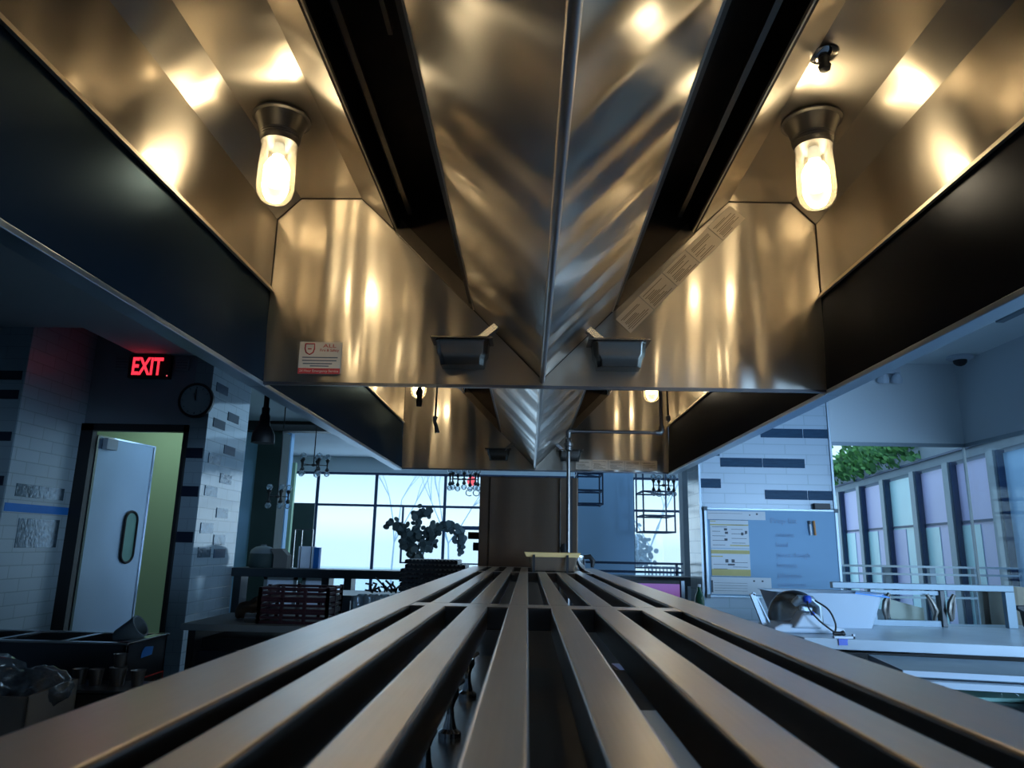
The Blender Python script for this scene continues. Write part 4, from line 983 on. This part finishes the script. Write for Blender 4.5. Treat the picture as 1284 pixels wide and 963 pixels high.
w = MB(); w.box(1.655, 1.765, 4.10, 4.13, .901, .912); w.box(1.755, 1.765, 4.10, 4.12, .901, .925)
build(w, 'stand', M['plastic'], o); build(MB().box(1.67, 1.73, 4.085, 4.09, .868, .90), 'blue_label', M['bluep'], o)

# sneeze guard with clamped panes
sg = thing('sneeze_guard', (2.65, 4.9, .9), 'grey aluminium framed glass sneeze guard standing on the marble counter', 'sneeze guard')
build(MB().box(1.98, 3.14, 4.88, 4.92, 1.125, 1.165), 'top_rail', M['frame'], sg, bevel=.004)
build(MB().box(2.22, 2.255, 4.88, 4.92, .90, 1.125), 'post', M['frame'], sg, bevel=.003)
build(MB().box(3.08, 3.14, 4.88, 4.92, .90, 1.125), 'post', M['frame'], sg, bevel=.003)
build(MB().box(2.66, 2.69, 4.87, 4.93, .90, 1.125), 'post', M['bar'], sg, bevel=.003)
w = MB(); w.box(2.255, 2.66, 4.885, 4.91, .90, .935); w.box(2.255, 2.66, 4.885, 4.91, 1.095, 1.12); build(w, 'pane_frame', M['frame'], sg)
build(MB().box(2.255, 3.08, 4.895, 4.90, .905, 1.12), 'glass_pane', M['pane'], sg)
for x, m__ in ((2.30, 1), (2.60, -1), (2.71, 1)):
    c_ = thing('spring_clamp', (x, 4.86, .93), {2.30: 'leftmost bronze clamp handle on the sneeze guard', 2.60: 'middle bronze clamp handle on the sneeze guard', 2.71: 'rightmost tilted bronze clamp handle on the sneeze guard'}[x], 'clamp', 'clamps on the sneeze guard')
    build(MB().tube([(x+.03*m__, 4.86, 1.10), (x-.005, 4.85, 1.05), (x-.015*m__, 4.85, 1.0), (x, 4.86, .94)], [.012, .016, .016, .01], 8), 'handle', M['clampm'] if 'clampm' in M else M['lampcup'], c_, True)
    build(MB().tube([(x+.03*m__, 4.86, 1.10), (x+.02*m__, 4.85, 1.04), (x+.01, 4.86, .95)], .009, 8), 'lever', M['pipe'], c_, True)
w = MB().slab([(2.42, 5.05, .93), (2.64, 5.05, .91), (2.64, 5.05, 1.0), (2.40, 5.05, 1.06)], (0, .01, 0)); o = build(w, 'menu_board', M['beige']); top(o, 'tilted beige menu board behind the sneeze guard glass', 'board')
# chair back and black bracket at the right edge
o = thing('shell_chair', (3.45, 5.25, 0), 'beige curved shell chair back at the right edge behind the counter', 'chair')
w = MB(); R1 = .26; pts = [(3.60+R1*math.cos(a)*.9, 5.56+R1*math.sin(a), 0) for a in [math.radians(150+12*k) for k in range(11)]]
for a, b_ in zip(pts, pts[1:]):
    h1 = 1.14
    w.slab([(a[0], a[1], .75), (b_[0], b_[1], .75), (b_[0], b_[1], h1), (a[0], a[1], h1)], (.0, .015, 0))
build(w, 'shell_back', M['beige'], o, True)
w = MB(); w.box(3.38, 3.83, 5.4, 5.8, .45, .49); build(w, 'seat', M['beige'], o, bevel=.02)
for x in (3.41, 3.78):
    for y in (5.44, 5.74): build(MB().box(x-.015, x+.015, y-.015, y+.015, 0, .75), 'leg', M['black'], o)
o = thing('black_bracket', (3.3, 4.95, .9), 'black bracket shaped holder at the right edge beside the beige chair back', 'holder')
w = MB(); w.slab([(3.16, 4.9, 1.04), (3.36, 4.9, 1.045), (3.36, 4.9, 1.02), (3.31, 4.9, 1.0), (3.29, 4.9, .905), (3.21, 4.9, .905), (3.20, 4.9, 1.0), (3.16, 4.9, 1.02)], (0, .05, 0)); build(w, 'holder_body', M['black'], o, bevel=.006)

# ------------------------------------------------------------------ outdoors
struct(MB().box(-14, 24, -6, 46, -.3, -.12), 'ground', M['conc_l'])
# facade on a slanting line X = 4.5+.138 Y
def fx(y, off=0): return 4.5+.138*y+off
fa = thing('outdoor_building', (6.2, 12, 0), 'glazed building across the terrace seen through the right hand glass', 'building')
def seg(w, ya, yb, z0, z1, o0, o1):
    w.slab([(fx(ya, o0), ya, z0), (fx(yb, o0), yb, z0), (fx(yb, o1), yb, z0), (fx(ya, o1), ya, z0)], (0, 0, z1-z0))
w = MB(); seg(w, 6.0, 24, 2.62, 3.05, 0, .5); build(w, 'fascia', M['conc'], fa)
w = MB(); seg(w, 6.0, 24, 2.74, 2.77, -.03, 0); build(w, 'shadow_groove', M['mull'], fa)
w = MB(); seg(w, 6.0, 24, -.1, .35, 0, .3); build(w, 'plinth', M['conc'], fa)
ys = [7.6, 9.0, 10.3, 11.55, 12.95, 14.3, 15.7, 17.2, 19]
mats = ['blue', 'lilac', 'lilac', 'cyan', 'lilac', 'lilac', 'cyan', 'lilac']  # pane colours stand in for reflections in the glass
for a, b_, mt in zip(ys, ys[1:], mats):
    w = MB(); seg(w, a+.1, b_-.1, .35, 2.58, .06, .08); pn = build(w, 'window', M[mt], fa)
    if mt != 'blue':
        w = MB(); mid = (a+b_)/2; seg(w, mid, b_-.12, .36, 1.75, .05, .06); build(w, 'painted_reflection', M['cyan'] if mt == 'lilac' else M['lilac'], pn)  # coloured slab over half the pane paints a reflection
        w = MB(); seg(w, a+.1, b_-.1, 1.78, 1.81, .04, .06); build(w, 'glazing_bar', M['mull'], pn)
for y in ys:
    w = MB(); seg(w, y-.09, y+.09, .3, 2.62, -.05, .08); build(w, 'mullion', M['frame'], fa)
    w = MB(); seg(w, y-.13, y-.09, .3, 2.62, -.02, .08); build(w, 'mullion_shadow', M['mull'], fa)
# planting on the roof edge
lf = MB(); rnd = random.Random(3)
for k in range(5200):
    y = rnd.uniform(11.2, 20); hgt = .42*(1-.25*math.sin(y*2.1)); z = 3.0+abs(rnd.gauss(0, .5))*hgt
    if rnd.random() < .2: z = 3.0-rnd.random()*.22
    lf.use(M['leaf'] if rnd.random() < .5 else M['leaf2']).disc((fx(y, rnd.uniform(-.18, .3)), y, z), (rnd.uniform(-1, 1), -1, rnd.uniform(-.5, 1)), rnd.uniform(.03, .075), 6, .6)
o = build(lf, 'roof_planting'); top(o, 'bright green foliage trailing along the roof edge of the building outside', 'plants', kind='stuff')
# terrace railing
r = thing('terrace_railing', (4.3, 7.9, 0), 'low metal railing outside the right hand glass', 'railing')
for z in (1.22, 1.14, 1.02, .9): build(MB().bar((3.0, 7.9, z), (5.4, 8.27, z), .022), 'rail', M['alu'], r)
for k in range(4): x = 3.35+k*.52; build(MB().box(x-.03, x+.03, 7.95+(x-3)*.155-.03, 7.95+(x-3)*.155+.03, -.1, 1.22), 'post', M['frame'], r)
# bare winter trees beyond the far window
def tree(x, y, seed, label):
    rnd = random.Random(seed); w = MB()
    def br(p, d, L, r, n):
        q = p+d*L; w.tube([p, (p+q)/2+Vector((rnd.uniform(-.04, .04), 0, 0)), q], [r, r*.85, r*.7], 5)
        if n == 0: return
        for _ in range(2 if n < 3 else 3):
            dd = (d+Vector((rnd.uniform(-.7, .7), rnd.uniform(-.3, .3), rnd.uniform(-.1, .4)))).normalized(); br(q, dd, L*.72, r*.62, n-1)
    br(Vector((x, y, -.12)), Vector((0, 0, 1)), 1.5, .028, 4)
    o = build(w, 'bare_tree', M['bark']); top(o, label, 'tree', 'bare trees beyond the far window')
tree(-3.2, 17.5, 1, 'pale bare tree outside the window, left of the eucalyptus')
tree(-1.9, 17.5, 2, 'pale bare tree outside the window, behind the eucalyptus')
tree(-.9, 18.2, 5, 'pale bare tree outside the window, nearest the brown cabinet')
tree(2.9, 17.5, 6, 'pale bare tree outside the window behind the hanging rack')
# terrace furniture silhouettes behind the bar at right
ts = thing('terrace_planter', (2.0, 16.2, 0), 'dark planter with blue-grey shrub outside beyond the wire rack', 'planter')
build(MB().box(1.75, 2.45, 16.4, 16.7, -.1, .55), 'trough', M['conc'], ts)
lf = MB(); rnd = random.Random(8)
for k in range(420): lf.disc((2.35+rnd.gauss(0, .16), 16.5+rnd.gauss(0, .1), 1.0+abs(rnd.gauss(0, .3))), (rnd.uniform(-1, 1), -1, rnd.uniform(-1, 1)), .06, 7)
build(lf, 'foliage', M['leafd'], ts); build(MB().tube([(2.35, 16.5, .5), (2.35, 16.5, 1.2)], .04, 8), 'stem', M['bar'], ts)
for i, (x, lab) in enumerate(((2.75, 'left dark terrace chair outside beyond the wire rack'), (3.15, 'right dark terrace chair outside beyond the wire rack'))):
    c_ = thing('terrace_chair', (x, 16.2, -.12), lab, 'chair', 'terrace chairs outside')
    w = MB()
    for q in range(5): w.box(x-.16+q*.08-.012, x-.16+q*.08+.012, 16.38, 16.4, .45, .95)
    w.box(x-.19, x+.19, 16.37, 16.41, .93, .98); build(w, 'backrest', M['bar'], c_)
    build(MB().box(x-.2, x+.2, 16.0, 16.4, .4, .45), 'seat', M['bar'], c_)
    for a in (-.18, .18):
        for b_ in (16.02, 16.38): build(MB().box(x+a-.015, x+a+.015, b_-.015, b_+.015, -.12, .4), 'leg', M['bar'], c_)

# ------------------------------------------------------------------ lights
def area(name, loc, rot, sx, sy, e, col, spread=None):
    li = bpy.data.lights.new(name, 'AREA'); li.shape = 'RECTANGLE'; li.size = sx; li.size_y = sy; li.energy = e; li.color = col
    if spread: li.spread = spread
    o = bpy.data.objects.new(name, li); COL.objects.link(o); o.location = loc; o.rotation_euler = rot; return o
BL = (.36, .66, .97)
area('daylight_right', (4.6, 0, 1.5), (0, PI/2, 0), 1.8, 6.5, 110, BL)
area('daylight_far', (-.9, 15.3, 1.6), (-PI/2, 0, 0), 7.5, 2.2, 60, (.55, .78, 1))
area('fill_right_wall', (5.3, -3.5, 1.5), (PI/2, 0, .27), 2.0, 1.4, 75, (.36, .62, 1), math.radians(75))  # added fill to brighten the right-hand walls, no window behind it
area('corridor_light', (-4.2, 7.9, 3.0), (0, 0, 0), 1.2, .8, 9, (.8, 1, .9))
area('dining_fill', (-.5, 12.5, 3.1), (0, 0, 0), 7, 4, 45, BL)  # added blue fill under the ceiling, no fixture there
area('kitchen_fill', (-1.5, 9.4, 2.9), (math.radians(-25), 0, 0), 4, .8, 14, BL)  # added blue fill aimed at the kitchen

wd = bpy.data.worlds.new('World'); sc.world = wd; wd.use_nodes = True
nt = wd.node_tree; bg = nt.nodes['Background']
tc = nt.nodes.new('ShaderNodeTexCoord'); sp = nt.nodes.new('ShaderNodeSeparateXYZ'); rp = nt.nodes.new('ShaderNodeValToRGB')
nt.links.new(tc.outputs['Generated'], sp.inputs[0]); nt.links.new(sp.outputs['Z'], rp.inputs[0])
rp.color_ramp.elements[0].color = (.6, .75, .85, 1); rp.color_ramp.elements[1].color = (.45, .72, 1, 1)
e_ = rp.color_ramp.elements.new(.03); e_.color = (.85, .98, 1, 1)
e_ = rp.color_ramp.elements.new(.10); e_.color = (.52, .75, .95, 1)
nt.links.new(rp.outputs[0], bg.inputs[0]); bg.inputs[1].default_value = 1.6

# ------------------------------------------------------------------ camera
F = 900.0
cd = bpy.data.cameras.new('Camera'); cam = bpy.data.objects.new('Camera', cd); COL.objects.link(cam)
cd.sensor_width = 36; cd.lens = F/1284*36; cd.clip_start = .02; cd.clip_end = 200
cd.dof.use_dof = True; cd.dof.focus_distance = 3.6; cd.dof.aperture_fstop = 9.0
Mt = Matrix(((0.9995597, -0.0149945, 0.0256029), (0.02167, -0.2204918, -0.9751481), (0.0202671, 0.9752736, -0.2200698)))
cam.matrix_world = Matrix.Translation((0, 0, 1.35)) @ Mt.to_4x4()
sc.camera = cam
sc.view_settings.view_transform = 'Standard'
sc.view_settings.look = 'None'
sc.view_settings.exposure = .15
sc.cycles.use_denoising = True
sc.cycles.max_bounces = 10; sc.cycles.glossy_bounces = 6; sc.cycles.diffuse_bounces = 4; sc.cycles.transparent_max_bounces = 12
sc.cycles.sample_clamp_indirect = 6
sc.cycles.caustics_refractive = False
